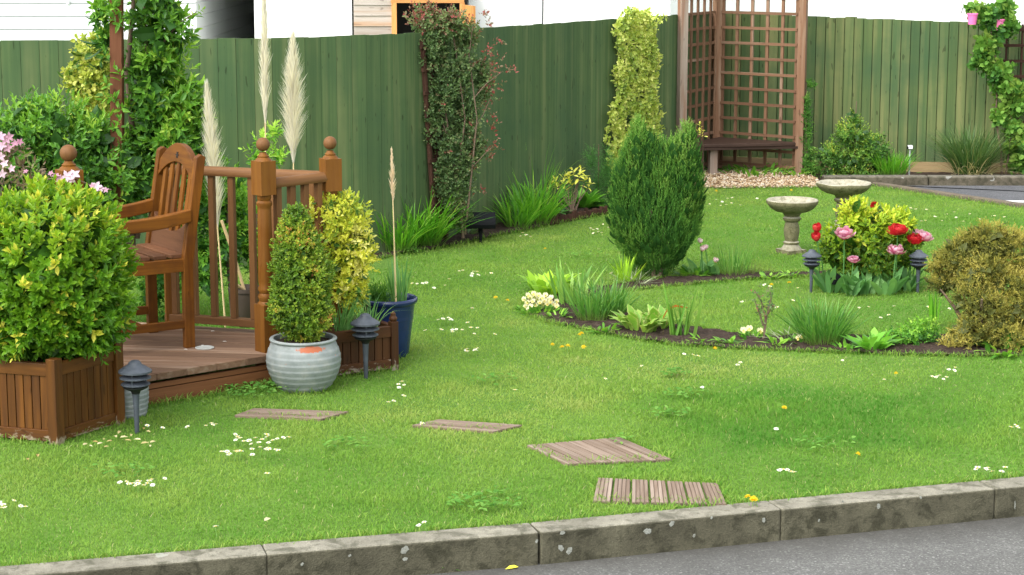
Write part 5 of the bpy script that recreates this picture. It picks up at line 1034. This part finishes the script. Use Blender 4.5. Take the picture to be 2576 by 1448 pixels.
def rosette(name, label, cat, loc, n, L, W, mat, lean=(.3, 1.2), seed=0, v=(.2, .9), r=.03, group=None, droop=.35, segs=6, prof=(.25, .8, 1, .05)):
    mb = MB(); clump(mb, (0, 0, 0), n, r, L, W, lean, droop, v, rng=np.random.default_rng(seed), segs=segs, prof=list(prof)); return solo(name, mb, mat, label, cat, loc, group)
rosette('leafy_perennial', 'low broad leaved green plant below the yellow leaved shrub', 'plant', G(1470, 530)+[0, .08, 0], 70, .2, .06, g_lush, seed=48)
rosette('leafy_perennial', 'flat pale green seedling leaves left of the log edging', 'plant', G(1405, 545)+[0, .1, 0], 26, .14, .04, g_feather, lean=(.7, 1.3), seed=49)
rosette('leafy_perennial', 'small weedy tuft at the foot of the spotlight', 'plant', G(1180, 600)+[0, .1, 0], 20, .12, .02, g_rose, lean=(.5, 1.3), seed=50, v=(.2, .6))
# ------------------------------------------------------------------ pampas plumes
plm = leafmat('plume_hair', [(0, (.47, .455, .425)), (.5, (.57, .56, .53)), (1, (.66, .65, .60))], gain=1.25, trans=.45, rough=.8, spec=.1); pst = plainmat('dry_stalk', (.55, .43, .22), .6)
def pampas(label, base, top, y0frac, rad, seed, n=900, bend=0., group='dried pampas plumes', mat=None):
    rng = np.random.default_rng(seed); base = np.array(base); top = np.array(top); t = thing('pampas_plume', label, 'plume', base, 0, group)
    path = lambda s: base+(top-base)*s[:, None]+np.array([bend, 0, 0])*(s[:, None]**3)
    mb = MB(); s = np.linspace(0, 1, 12); tube(mb, path(s), np.linspace(.006, .0015, 12), 6); part('stem', mb, pst, t, off=base)
    mb = MB(); k = y0frac+(1-y0frac)*rng.random(n); u = (k-y0frac)/(1-y0frac); p = path(k); r = rad*np.interp(u, [0, .12, .35, .6, .85, 1], [.25, .8, 1, .8, .45, .15])
    H = np.linalg.norm(top-base)*(1-y0frac); L = (r*2.0+H*.10)*rng.uniform(.6, 1.15, n)
    blades(mb, p, rng.random(n)*6.28, np.arctan2(r, H*.12)*rng.uniform(.3, 1.1, n), L, .0045, .05, 3, rng.random(n), prof=[.8, 1, .7, .1], rng=rng)
    part('plume', mb, mat or plm, t, off=base); return t
b1 = P(662, 345, 10.75); pampas('tallest slim pampas plume rising behind the near newel post', (b1[0], 10.75, 0), P(664, -30, 10.75), .60, .026, 51, 1500)
b1 = P(738, 410, 10.8); pampas('broad fluffy pampas plume between the two newel posts', (b1[0], 10.8, 0), P(730, 112, 10.8), .58, .047, 52, 2800, .015)
b1 = P(545, 480, 10.9); pampas('pampas plume behind the armchair back and handrail', (b1[0]+.03, 10.9, 0), P(520, 238, 10.9), .42, .043, 53, 2200)
pl2 = leafmat('dull_plume_hair', [(0, (.34, .27, .2)), (1, (.55, .48, .38))], trans=.35, rough=.8)
pampas('thin short greyish plume on a long stalk standing in the blue pot', P(996, 745, 10.12)*[1, 1, 0]+np.array([0, 0, .27]), P(985, 383, 10.12), .66, .013, 54, 420, 0, mat=pl2, group=None)
# plants in the pots
grey_strap = leafmat('grey_green_blade', [(0, (.04, .11, .03)), (.6, (.08, .2, .05)), (1, (.16, .29, .09))], trans=.3)
clumpo('iris_leaves', 'upright blue green iris leaves at the right in the blue pot', 'plant', (PB[0]+.06, PB[1], .27), 26, .035, .27, .012, grey_strap, (.02, .35), .05, seed=55)
shrub('potted_herb', 'dark green bushy herb at the left in the blue pot', 'plant', (PB[0]-.07, PB[1]-.02, .27), [((PB[0]-.07, PB[1]-.02, .33), (.085, .08, .06)), ((PB[0]-.03, PB[1], .32), (.06, .06, .05))], g_honey, 150, 56, 8, .05, .03, .006, lambda a, b, r: r.uniform(.15, .55, len(a)), .9, .1, upw=.7, kind='d')
clumpo('wispy_grass', 'wispy grass tuft behind the lamp in the small box planter', 'plant', (-.72, 9.84, .19), 45, .04, .24, .006, grey_strap, (.1, .6), .3, (.4, 1), seed=57)
clumpo('grassy_foliage', 'upright grassy leaves below the variegated shrub in the small box planter', 'plant', (-.86, 9.78, .18), 90, .06, .25, .007, grey_strap, (.05, .5), .2, (.3, 1), seed=58)
# ------------------------------------------------------------------ upright conifer
g_con = leafmat('conifer_spray', [(0, (.022, .070, .014)), (.3, (.042, .125, .020)), (.6, (.072, .18, .027)), (.85, (.11, .225, .034)), (1, (.165, .28, .055))], trans=.2, rough=.7, spec=.12, gain=1.3)
cX, cY = G(1652, 703)[:2]; cY += .05; co_ = (cX, cY, 0); rng = np.random.default_rng(61); mb = MB()
t = thing('upright_conifer', 'dense dark green conifer with two upright lobes in the flower bed', 'conifer', co_)
lob = [((1598, 480), (.13, .13, .38)), ((1606, 400), (.075, .08, .26)), ((1726, 425), (.08, .09, .30)), ((1708, 510), (.15, .15, .36)), ((1650, 540), (.22, .18, .38)), ((1580, 540), (.13, .14, .34)), ((1737, 490), (.085, .1, .28)), ((1570, 480), (.075, .1, .24)), ((1668, 455), (.12, .12, .27)), ((1655, 620), (.22, .18, .19)), ((1632, 440), (.085, .1, .26)), ((1695, 450), (.09, .1, .26)), ((1652, 570), (.28, .2, .26))]
E = [(P(x, y, cY), r) for (x, y), r in lob]
Pt, O = crown(E, 15000, rng, .22, .05, 62, .015); sq = np.interp(Pt[:, 2], [0, .12, .3, .5], [.56, .80, .96, 1]); Pt[:, 0] = cX+(Pt[:, 0]-cX)*sq; Pt[:, 1] = cY+(Pt[:, 1]-cY)*sq
D = nrm(O*.55+np.array([0, 0, 1.25])+rv(len(Pt), rng)*.28); hh = Pt[:, 2]
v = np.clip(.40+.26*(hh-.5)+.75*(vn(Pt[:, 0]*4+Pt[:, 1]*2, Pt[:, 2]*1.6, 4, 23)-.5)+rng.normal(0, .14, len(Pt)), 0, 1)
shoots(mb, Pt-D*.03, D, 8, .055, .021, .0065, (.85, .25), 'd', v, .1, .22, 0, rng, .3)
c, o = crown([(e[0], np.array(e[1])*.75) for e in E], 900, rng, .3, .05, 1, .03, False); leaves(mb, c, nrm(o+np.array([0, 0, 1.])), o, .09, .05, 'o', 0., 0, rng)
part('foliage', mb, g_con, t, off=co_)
mb = MB()
for k in range(6): a = k*1.05; tube(mb, [(cX+.03*math.cos(a), cY+.03*math.sin(a), -.01), (cX+.08*math.cos(a), cY+.08*math.sin(a), .25), (cX+.1*math.cos(a), cY+.1*math.sin(a), .6)], [.018, .014, .006], 7)
part('trunk', mb, M['bark'], t, off=co_, smooth=60)
g_brown = leafmat('golden_conifer_spray', [(0, (.05, .058, .013)), (.3, (.098, .105, .019)), (.6, (.155, .15, .026)), (.85, (.225, .195, .034)), (1, (.285, .25, .06))], trans=.2, rough=.6)
bX, bY = G(2485, 884)[:2]; bY += .2; co_ = (bX, bY, 0); mb = MB(); rng = np.random.default_rng(63)
t = thing('golden_conifer', 'bushy golden brown dwarf conifer at the right edge of the bed', 'conifer', co_)
lob = [(2385, 640, .1, .12, .12, .10), (2440, 610, .1, .13, .1, .11), (2480, 600, .1, .15, .10, .12), (2400, 630, .15, .13, .12, .09), (2340, 660, .2, .07, .08, .05), (2350, 700, .18, .09, .09, .06), (2450, 680, 0, .15, .13, .12), (2430, 740, -.05, .13, .12, .12), (2540, 640, .1, .16, .14, .16), (2520, 740, -.02, .2, .15, .18), (2420, 830, -.1, .12, .12, .1), (2500, 830, -.1, .2, .16, .12), (2570, 760, -.05, .18, .16, .22), (2370, 860, -.1, .07, .08, .05), (2460, 780, -.12, .13, .1, .12), (2630, 700, .05, .16, .16, .3), (2640, 800, 0, .18, .16, .25)]
E = [(P(x+26, y+10, bY+dy), (a*.9, b*.92, c*.9)) for x, y, dy, a, b, c in lob]
Pt, O = crown(E, 9500, rng, .34, .15, 64, .015); D = nrm(O*.9+np.array([0, 0, .35])+rv(len(Pt), rng)*.6)
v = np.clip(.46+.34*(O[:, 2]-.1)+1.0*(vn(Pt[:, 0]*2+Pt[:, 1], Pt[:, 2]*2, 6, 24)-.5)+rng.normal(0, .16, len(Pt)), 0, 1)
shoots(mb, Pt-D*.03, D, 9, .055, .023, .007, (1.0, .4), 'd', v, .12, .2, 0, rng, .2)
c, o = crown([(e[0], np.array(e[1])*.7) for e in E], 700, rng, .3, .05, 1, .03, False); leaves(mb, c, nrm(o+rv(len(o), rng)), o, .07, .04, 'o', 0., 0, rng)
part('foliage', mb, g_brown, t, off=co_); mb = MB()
for k in range(7): a = k*.9; r = .12+.1*(k % 2); tube(mb, [(bX+.03*math.cos(a), bY+.03*math.sin(a), -.01), (bX+r*.6*math.cos(a), bY+r*.6*math.sin(a), .18), (bX+r*math.cos(a), bY+r*math.sin(a), .28)], [.016, .011, .005], 6)
part('trunk', mb, M['bark'], t, off=co_, smooth=60)
# ------------------------------------------------------------------ golden bush with tulips
tX, tY = G(2190, 737)[:2]; tY += .17
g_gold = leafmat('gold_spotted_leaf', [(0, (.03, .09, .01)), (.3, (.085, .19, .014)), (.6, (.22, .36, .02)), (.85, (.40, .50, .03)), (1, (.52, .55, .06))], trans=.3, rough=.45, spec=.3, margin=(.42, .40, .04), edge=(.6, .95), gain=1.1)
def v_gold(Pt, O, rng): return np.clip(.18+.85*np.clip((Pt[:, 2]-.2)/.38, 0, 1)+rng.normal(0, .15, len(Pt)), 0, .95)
E = [(P(2190, 610, tY), (.24, .22, .17)), (P(2150, 540, tY), (.10, .11, .10)), (P(2235, 570, tY), (.15, .15, .10)), (P(2120, 620, tY), (.14, .15, .12)), (P(2262, 620, tY), (.11, .13, .10)), (P(2190, 660, tY), (.24, .2, .10))]
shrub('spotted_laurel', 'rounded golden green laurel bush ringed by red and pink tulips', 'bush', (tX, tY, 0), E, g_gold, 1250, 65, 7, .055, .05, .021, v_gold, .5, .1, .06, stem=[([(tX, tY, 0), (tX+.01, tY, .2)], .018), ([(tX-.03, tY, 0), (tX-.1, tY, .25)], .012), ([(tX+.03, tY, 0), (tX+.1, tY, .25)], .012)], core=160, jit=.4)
red = leafmat('red_petal', [(0, (.38, .012, .02)), (.6, (.58, .02, .03)), (1, (.60, .06, .05))], trans=.3, rough=.5, gain=.9); pink = leafmat('pink_tulip_petal', [(0, (.56, .10, .24)), (.55, (.66, .20, .36)), (1, (.74, .48, .60))], trans=.3, rough=.5, tip=(.74, .52, .62), gain=.8)
white = leafmat('white_pink_petal', [(0, (.68, .45, .55)), (1, (.82, .72, .74))], trans=.3, rough=.5, root=(.75, .5, .08), gain=1)
tl = leafmat('tulip_leaf', [(0, (.05, .13, .04)), (.6, (.085, .2, .06)), (1, (.15, .28, .09))], trans=.3, rough=.6, spec=.2)
def tulip(label, head, base, r, mat, double=False, lv=3, seed=0, group=None, h=1.25, leafL=.17):
    r = r*1.15
    rng = np.random.default_rng(seed); base = np.array(base); head = np.array(head); t = thing('tulip', label, 'tulip', base, 0, group)
    mb = MB(); mid = base*.45+head*.55+np.array([(head[0]-base[0])*-.15, 0, .0]); tube(mb, [base, mid, head], [.0045, .004, .0035], 6); part('stem', mb, tl, t, off=base)
    ax = nrm(head-mid)*.6+np.array([0, -.1, .4]); ax = nrm(ax); a = nrm(np.cross(ax, [0, 1., 0])); b = np.cross(ax, a); mb = MB()
    lay = [(6, 1.0, .25), (5, .9, .1)] if not double else [(10, 1.0, 1.0), (9, .98, .68), (8, .9, .4), (6, .75, .15)]
    for n, s, op in lay:
        q = np.arange(n)*2*PI/n+rng.random()*6; R3 = np.cos(q)[:, None]*a+np.sin(q)[:, None]*b; D = R3*math.sin(op)+ax*math.cos(op)+rng.normal(0, .12 if double else .06, (n, 3))
        leaves(mb, head+R3*r*(.35 if not double else .25), D, -R3*math.cos(op)+ax*math.sin(op), r*h*s*1.25*rng.uniform(.9, 1.1, n), r*.95*s, 'p', rng.random(n), rng=rng)
    lathe(mb, [(.001, -.002), (r*.38, .003), (r*.42, r*.3)], 12); mb.V[-1] = mb.V[-1]@np.array([a, b, ax])+head
    part('flower', mb, mat, t, off=base)
    for k in range(lv):
        mb = MB(); az = rng.uniform(PI*1.0, PI*2.0) if k else rng.random()*6.28
        blades(mb, base[None]+rng.normal(0, .012, (1, 3))*[1, 1, 0], np.array([az]), rng.uniform(.25, .75, 1), leafL*rng.uniform(.8, 1.15, 1), .05*rng.uniform(.7, 1.1, 1), rng.uniform(.05, .3, 1), 7, rng.uniform(.2, .9, 1), prof=[.45, 1, .85, .05], rng=rng); part('leaf', mb, tl, t, off=base)
TF = tY-.22
def T_(x, y, r, mat, dbl, lab, bx, by, dy=0, seed=0, lv=3): h = P(x, y+8, (tY-.26) if dy == 0 else tY+dy); b = G(bx, by); h[1] = h[1]; tulip(lab, h, (b[0], b[1], 0), r, mat, dbl, lv, seed)
T_(2055, 576, .029, red, False, 'red tulip at the left of the golden bush, upper of two', 2060, 722, -.1, 1); T_(2054, 598, .029, red, False, 'red tulip at the left of the golden bush, lower of two', 2075, 728, -.14, 2)
T_(2200, 516, .026, red, False, 'red tulip peeping out at the top of the golden bush', 2200, 660, .1, 3, 1)
T_(2258, 582, .036, red, True, 'large open red tulip at the right front of the golden bush', 2250, 735, 0, 4); T_(2300, 604, .032, red, True, 'red tulip at the right end of the bush beside the pink pair', 2280, 728, -.1, 5)
T_(2124, 590, .036, pink, True, 'large pink double tulip at the left front of the golden bush', 2120, 738, 0, 6); T_(2322, 597, .034, pink, True, 'big pink double tulip farthest right of the bush', 2290, 725, -.05, 7); T_(2303, 586, .024, pink, True, 'smaller pink white tulip tucked left of the farthest right one', 2285, 722, -.02, 8)
T_(2253, 632, .033, pink, True, 'pink double tulip low at the right front above the broad leaves', 2245, 742, 0, 9, 4); T_(2146, 652, .023, pink, True, 'small pink tulip bud lowest at the front of the bush', 2140, 742, 0, 10, 4)
for x, y, lab, s in ((2180, 742, 'broad tulip leaves at the middle front of the golden bush', 71), (2225, 742, 'broad tulip leaves below the low pink tulip', 72), (2280, 735, 'broad tulip leaves by the right lamp', 73), (2090, 736, 'broad tulip leaves beside the left lamp', 74), (2135, 744, 'broad tulip leaves below the small pink bud', 75)):
    rosette('tulip_leaves', lab, 'plant', G(x, y), 9, .19, .05, tl, (.1, .75), s, (.1, .9), .04, 'tulip leaves around the golden bush', .12, 7, (.5, 1, .85, .05))
mb = MB()
for k in range(5): z = .03+.009*k; ring(mb, (0, 0, z), 6, .007, .006, .004, -.3, 'o', v=R.random(6))
tube(mb, [(0, 0, 0), (0, 0, .07)], .002, 5); solo('grape_hyacinth', mb, leafmat('violet_petal', [(0, (.08, .06, .3)), (1, (.16, .13, .45))]), 'tiny violet grape hyacinth in front of the tulip leaves', 'flower', G(2245, 741))
# ------------------------------------------------------------------ flower bed planting
lime = leafmat('lime_leaf', [(0, (.12, .24, .02)), (.5, (.26, .42, .03)), (1, (.42, .52, .08))], trans=.35, rough=.4)
hosta = leafmat('hosta_leaf', [(0, (.07, .17, .02)), (.5, (.13, .25, .03)), (1, (.27, .36, .08))], trans=.3, rough=.5, margin=(.40, .44, .14), edge=(.6, 1.0))
iris = leafmat('iris_leaf', [(0, (.06, .15, .03)), (.5, (.12, .25, .04)), (1, (.22, .34, .08))], trans=.35, rough=.45)
daff = leafmat('daffodil_leaf', [(0, (.03, .10, .016)), (.5, (.06, .17, .025)), (1, (.14, .26, .05))], trans=.33, rough=.45, root=(.16, .22, .05), tip=(.24, .26, .08))
rosette('lime_perennial', 'lime green broad leaved plant at the back of the bed tip', 'plant', G(1385, 742), 70, .17, .06, lime, (.05, .8), 81, (0, .6), r=.11, droop=.4)
clumpo('iris_clump', 'sword leaved iris clump behind the daffodil leaves at the bed tip', 'plant', G(1440, 768), 46, .1, .28, .018, iris, (.05, .6), .1, (.1, .9), 82)
clumpo('narcissus_clump', 'dark green rushy narcissus clump left of the hosta', 'plant', G(1490, 806), 130, .09, .26, .0075, daff, (.05, .7), .12, (.1, .8), 83)
clumpo('narcissus_clump', 'second dark rushy narcissus clump leaning right towards the hosta', 'plant', G(1535, 798), 120, .08, .26, .0075, daff, (.05, .75), .14, (.1, .8), 84)
rosette('hosta', 'pale cream edged hosta with curled young leaves in the bed', 'plant', G(1612, 834), 40, .155, .06, hosta, (.0, .6), 85, v=(0, .85), r=.08, prof=(.2, .6, 1, .1), droop=.42)
rosette('hosta', 'smaller green hosta shoot touching the iris fan', 'plant', G(1662, 828), 16, .15, .055, hosta, (.1, .8), 86, (0, .5), r=.04)
ir = thing('iris_fan', 'fan of upright iris leaves with one arched bronze leaf in the bed', 'plant', G(1712, 848)); mb = MB(); rng = np.random.default_rng(87)
n = 20; blades(mb, np.c_[rng.normal(0, .04, n), rng.normal(0, .015, n), 0*np.arange(n)], np.where(rng.random(n) < .5, 0, PI)+rng.normal(0, .3, n), rng.uniform(.0, .28, n), .31*rng.uniform(.6, 1.1, n), .026, .03, 6, rng.uniform(.2, .9, n), prof=[.9, 1, .8, .03], rng=rng); part('leaf', mb, iris, ir)
mb = MB(); p0 = G(1668, 845); pts = [p0, P(1668, 800, p0[1]), P(1680, 778, p0[1]), P(1700, 770, p0[1]), P(1730, 775, p0[1]-.02)]; A = np.array(pts)-np.array(ir.location); V = []
for i, a in enumerate(A): w_ = .010*(1, 1, .9, .7, .2)[i]; V += [a+[0, -.004, w_], a+[0, .004, -w_]]
mb.add(V, np.array([[2*i, 2*i+1, 2*i+3, 2*i+2] for i in range(4)]), [.2, .6, .8, 1]); part('bronze_leaf', mb, leafmat('bronze_iris', [(0, (.12, .2, .03)), (.5, (.32, .17, .04)), (1, (.42, .12, .03))]), ir)
clumpo('sword_leaf_plant', 'pale strappy leaves at the foot of the conifer', 'plant', G(1572, 712), 34, .05, .21, .014, lime, (.05, .6), .12, (0, .6), 88)
clumpo('dry_strap_tuft', 'flopped greyish strap leaves on the soil under the conifer', 'plant', G(1600, 716), 36, .05, .16, .007, plainmat('dry_strap', (.26, .29, .17), .7), (.8, 1.45), .15, (0, 1), 89)
clumpo('chive_clump', 'thin upright blue green chive clump right of the conifer', 'plant', G(1845, 694), 120, .09, .24, .0045, daff, (.02, .5), .1, (.2, 1), 90)
rosette('low_perennial', 'low green leaf cushion between conifer and pale tulips', 'plant', G(1745, 695), 44, .1, .03, g_fresh, (.3, 1.2), 91, r=.07)
for x, y, bx, by, lab, s in ((1762, 612, 1768, 694, 'pale pink tulip, highest and leftmost of the four by the conifer', 92), (1775, 628, 1782, 694, 'pale pink tulip, right one of the pair below the highest', 93), (1767, 632, 1760, 696, 'pale pink tulip, left one of the pair below the highest', 94), (1801, 660, 1800, 696, 'low pale pink tulip standing apart right of the others', 95)):
    h = P(x, y, G(bx, by)[1]-.02); tulip(lab, h, G(bx, by), .02, white, False, 3, s, 'pale tulips by the conifer', 1.0, .13)
hb = leafmat('heather_leaf', [(0, (.06, .04, .025)), (.5, (.1, .09, .04)), (1, (.1, .17, .04))])
hx = G(1890, 694); shrub('heather_mat', 'low brownish heather mat at the back arm of the bed', 'plant', hx, [((hx[0], hx[1], .02), (.11, .07, .05)), ((hx[0]+.1, hx[1], .015), (.07, .05, .03))], hb, 160, 96, 8, .04, .012, .004, lambda a, b, r: r.random(len(a)), .9, .1, .005, kind='d')
pansyw = leafmat('pansy_petal', [(0, (.68, .67, .50)), (.5, (.70, .66, .30)), (1, (.68, .50, .04))], trans=.2, rough=.6, gain=.92); 
def pansies(label, loc, tips, Y, r, seed, nl=40, spread=.07):
    rng = np.random.default_rng(seed); loc = np.array(loc); t = thing('pansy', label, 'pansy', loc); mb = MB(); clump(mb, loc, nl, spread, .055, .02, (.2, 1.3), .2, (.1, .8), rng=rng, segs=4, prof=[.3, 1, .8, .1])
    for x, y in tips: tube(mb, [loc+rng.normal(0, .02, 3)*[1, .5, 0], P(x, y, Y)], .0015, 4)
    part('foliage', mb, g_fresh, t, off=loc)
    for x, y in tips:
        c = P(x, y, Y+rng.normal(0, .02)); f = nrm(np.array([rng.normal(0, .3), -.8, .55])); a = nrm(np.cross(f, [0, 0, 1.])); b = np.cross(a, f); mb = MB()
        q = np.array([.5, 1.3, 2.4, PI-.5+.6, -PI/2]); q = np.array([PI*.25, PI*.75, 0, PI, -PI/2]); D = np.cos(q)[:, None]*a+np.sin(q)[:, None]*b
        leaves(mb, np.tile(c, (5, 1)), D, np.tile(f, (5, 1)), r, r*1.05, 'p', np.array([0, 0, .2, .2, .55])+rng.uniform(0, .25), rng=rng)
        leaves(mb, (c+f*.003)[None], D[4:5], f[None], r*.4, r*.4, 'p', 1., rng=rng); part('flower', mb, pansyw, t, off=loc)
pl_ = G(1352, 785); pansies('dense clump of cream and yellow pansies at the very tip of the bed', pl_, [(1318, 752), (1326, 760), (1333, 748), (1340, 757), (1345, 745), (1352, 752), (1358, 760), (1364, 748), (1370, 756), (1376, 764), (1348, 766), (1335, 770), (1362, 772), (1384, 758), (1392, 764), (1400, 770), (1322, 770), (1330, 778), (1355, 742), (1342, 738), (1372, 742), (1386, 748), (1400, 758), (1328, 742), (1366, 764), (1378, 752)], pl_[1], .016, 97, 120, .12)
q = G(1888, 850); pansies('two white pansies with yellow eye beside the bare rose twig', q, [(1885, 826), (1870, 830), (1912, 832), (1898, 848)], q[1], .0185, 98, 40)
q = G(2010, 862); pansies('yellow and white pansy at the foot of the big narcissus clump', q, [(2016, 846), (2008, 850)], q[1]-.02, .017, 99, 24)
tw = thing('rose_twig', 'thin twiggy young rose with few leaves in the front of the bed', 'shrub', G(1920, 856)); to = np.array(tw.location); mb = MB(); fo = MB(); rng = np.random.default_rng(100); Yt = to[1]; tips = []
for pts in ([(1920, 856), (1925, 800), (1915, 760), (1898, 730)], [(1922, 850), (1930, 790), (1940, 750), (1938, 735)], [(1920, 820), (1908, 780), (1900, 760)], [(1926, 800), (1940, 775), (1948, 768)]):
    W_ = [P(a, b, Yt) for a, b in pts]; tube(mb, W_, np.linspace(.0055, .002, len(W_)), 5); tips += W_[1:]+[(W_[-1]+W_[-2])/2, (W_[-2]*.5+W_[-3]*.5)]
tips = np.array(tips); part('stem', mb, M['bark'], tw, off=to); shoots(fo, np.repeat(tips, 3, 0)+rng.normal(0, .012, (len(tips)*3, 3)), rv(len(tips)*3, rng), 4, .02, .02, .012, v=rng.uniform(0, .8, len(tips)*3), rng=rng); part('foliage', fo, g_rose, tw, off=to)
clumpo('narcissus_clump', 'largest dark green narcissus clump in the front arm of the bed', 'plant', G(2068, 868)+[0, .04, 0], 300, .11, .29, .0075, daff, (.05, .8), .16, (.1, .7), 101)
clumpo('dry_strap_tuft', 'pale flopped strap leaves left of the largest narcissus clump', 'plant', G(1985, 858), 40, .06, .15, .006, plainmat('dry_strap', (.26, .29, .17), .7), (.6, 1.4), .2, (0, 1), 102)
rosette('leafy_perennial', 'pale green lettuce like plant between narcissus clump and brown conifer', 'plant', G(2195, 882), 52, .135, .042, g_lush, (.1, 1.15), 103, (.3, 1), .05)
q = G(2290, 868); shrub('low_groundcover', 'low dark green leafy mound touching the golden brown conifer', 'plant', q, [((q[0], q[1], .03), (.12, .09, .09)), ((q[0]-.1, q[1], .02), (.07, .07, .06)), ((q[0]+.08, q[1]+.05, .05), (.1, .08, .1))], g_fresh, 420, 104, 6, .03, .022, .013, v_mid(.4, .15), .7, .1, .005)
clumpo('sword_leaf_plant', 'two upright green blades at the left edge of the brown conifer', 'plant', G(2350, 822), 12, .025, .22, .012, strap, (.0, .2), .05, (.2, .8), 105)
rosette('leafy_perennial', 'bright green weeds at the right foot of the brown conifer', 'plant', G(2540, 888), 60, .12, .03, g_fresh, (.3, 1.2), 106, r=.14)
# ------------------------------------------------------------------ border behind the low wall
YB = 17.85
E = [el(2150, 400, YB, .26, .2, .16), el(2140, 340, YB, .17, .18, .13), el(2195, 370, YB, .16, .16, .14), el(2090, 400, YB, .13, .15, .14), el(2150, 300, YB, .06, .08, .07), el(2215, 410, YB, .1, .1, .1), el(2150, 440, YB-.05, .3, .15, .08)]
shrub('rounded_shrub', 'rounded green shrub with yellowish young tips before the right fence', 'shrub', (3.08, YB, .05), E, leafmat('border_leaf', [(0, (.02, .055, .012)), (.35, (.045, .12, .018)), (.7, (.11, .2, .025)), (1, (.26, .30, .04))], trans=.3), 1500, 111, 6, .07, .032, .016, v_mid(.45), .6, .16, .03, stem=[([(3.08, YB, .05), (3.1, YB, .4)], .012), ([P(2152, 300, YB), P(2155, 255, YB)], .004)], core=150, jit=.6)
E = [el(2035, 400, 18.05, .06, .07, .16), el(2032, 330, 18.1, .045, .06, .16), el(2030, 270, 18.1, .03, .05, .13), el(2045, 425, 18.0, .09, .08, .06), el(2040, 215, 18.15, .07, .05, .03), el(2032, 205, 18.15, .03, .04, .03)]
shrub('dark_climber', 'narrow dark green climber against the fence beside the arbour post', 'climber', (2.7, 18.1, .05), E, g_con, 420, 112, 7, .05, .03, .01, lambda a, b, r: np.clip(r.normal(.45, .2, len(a)), 0, 1), .8, .12, .03, stem=[([(2.7, 18.1, .03), (2.68, 18.1, .5), (2.68, 18.15, .85)], .006)], jit=.7)
clumpo('grass_tuft', 'fresh green grass tuft left of the little solar light', 'grass', (*P(2245, 440, YB-.1)[:2], .05), 220, .12, .26, .009, strap, (.05, .8), .15, (.2, .9), 113)
dryg = leafmat('ornamental_blade', [(0, (.04, .10, .025)), (.5, (.075, .15, .035)), (.75, (.16, .2, .07)), (1, (.42, .36, .2))], trans=.3, gain=1.1)
og = thing('ornamental_grass', 'large tufted ornamental grass with straw coloured base before the right fence', 'grass', (*P(2440, 440, YB)[:2], .05)); mb = MB(); clump(mb, (0, 0, 0), 520, .14, .5, .008, (.05, .8), .22, (0, .72), rng=np.random.default_rng(114), segs=6, prof=pr_s); part('blades', mb, dryg, og)
mb = MB(); clump(mb, (0, -.05, 0), 130, .2, .3, .009, (.5, 1.3), .45, (.8, 1), rng=np.random.default_rng(115), segs=6, prof=pr_s); part('dead_blades', mb, dryg, og)
g_vine = leafmat('vine_leaf', [(0, (.022, .07, .014)), (.35, (.045, .125, .02)), (.7, (.09, .19, .028)), (1, (.18, .27, .05))], trans=.3, rough=.55, spec=.2)
YV = 17.9
E = [el(2480, 40, YV, .14, .1, .08), el(2520, 70, YV, .14, .1, .1), el(2480, 120, YV, .12, .1, .1), el(2505, 180, YV, .15, .1, .1), el(2465, 160, YV, .08, .08, .06), el(2530, 220, YV, .14, .12, .12), el(2560, 260, YV, .12, .1, .12), el(2520, 290, YV, .1, .1, .08), el(2530, 20, YV, .06, .08, .08), el(2570, 350, YV, .1, .1, .1), el(2455, 25, YV, .07, .07, .03), el(2552, 320, YV, .1, .1, .1), el(2548, 375, YV, .07, .1, .08), el(2590, 420, YV, .1, .1, .1), el(2555, 410, YV, .06, .1, .08)]
vt = shrub('climbing_vine', 'broad leaved green vine climbing the fence at far right over the pink pots', 'climber', (4.3, YV, .05), E, g_vine, 600, 116, 5, .07, .075, .066, v_mid(.5), .85, .12, .06, stem=[([P(2520, 440, YV), P(2518, 380, YV), P(2505, 300, YV), P(2510, 180, YV), P(2490, 60, YV)], [.011, .01, .009, .007, .004]), ([P(2530, 440, YV), P(2545, 330, YV), P(2540, 200, YV)], [.008, .007, .004])], jit=.9, upw=-.1, splay=(1.4, .8))
rosette('leafy_perennial', 'small green seedlings at the foot of the arbour trellis', 'plant', (*G(1900, 440)[:2], 0), 60, .14, .03, g_fresh, (.3, 1.2), 117, r=.3)
rosette('leafy_perennial', 'green seedlings by the right arbour post foot', 'plant', (*G(2010, 444)[:2], 0), 40, .1, .03, g_fresh, (.3, 1.2), 118, r=.12)
shoottips('yellow_seedling', 'yellow leaved sprig behind the conifer beside the arbour', 'plant', (*G(1770, 450)[:2], 0), [(1765, 330), (1755, 340), (1770, 345)], 17.6, au, M['bark'], seed=119, L=.05)

for x, y, s, lab in ((1520, 838, 131, 'tiny seedling on the soil in front of the narcissus leaves'), (1760, 862, 132, 'tiny seedling on the soil right of the iris fan'), (1830, 866, 133, 'low weed on bare soil left of the white pansies'), (1950, 868, 134, 'low leafy tuft below the rose twig'), (2120, 885, 135, 'low leafy tuft right below the biggest narcissus clump'), (1400, 800, 136, 'low leaves on the soil right of the cream pansies'), (1990, 698, 137, 'low green weed at the thin back arm of the bed'), (1935, 702, 138, 'low green weed right of the heather mat')):
    rosette('seedling', lab, 'plant', G(x, y), 22, .07, .02, g_fresh, (.3, 1.3), s, r=.05)
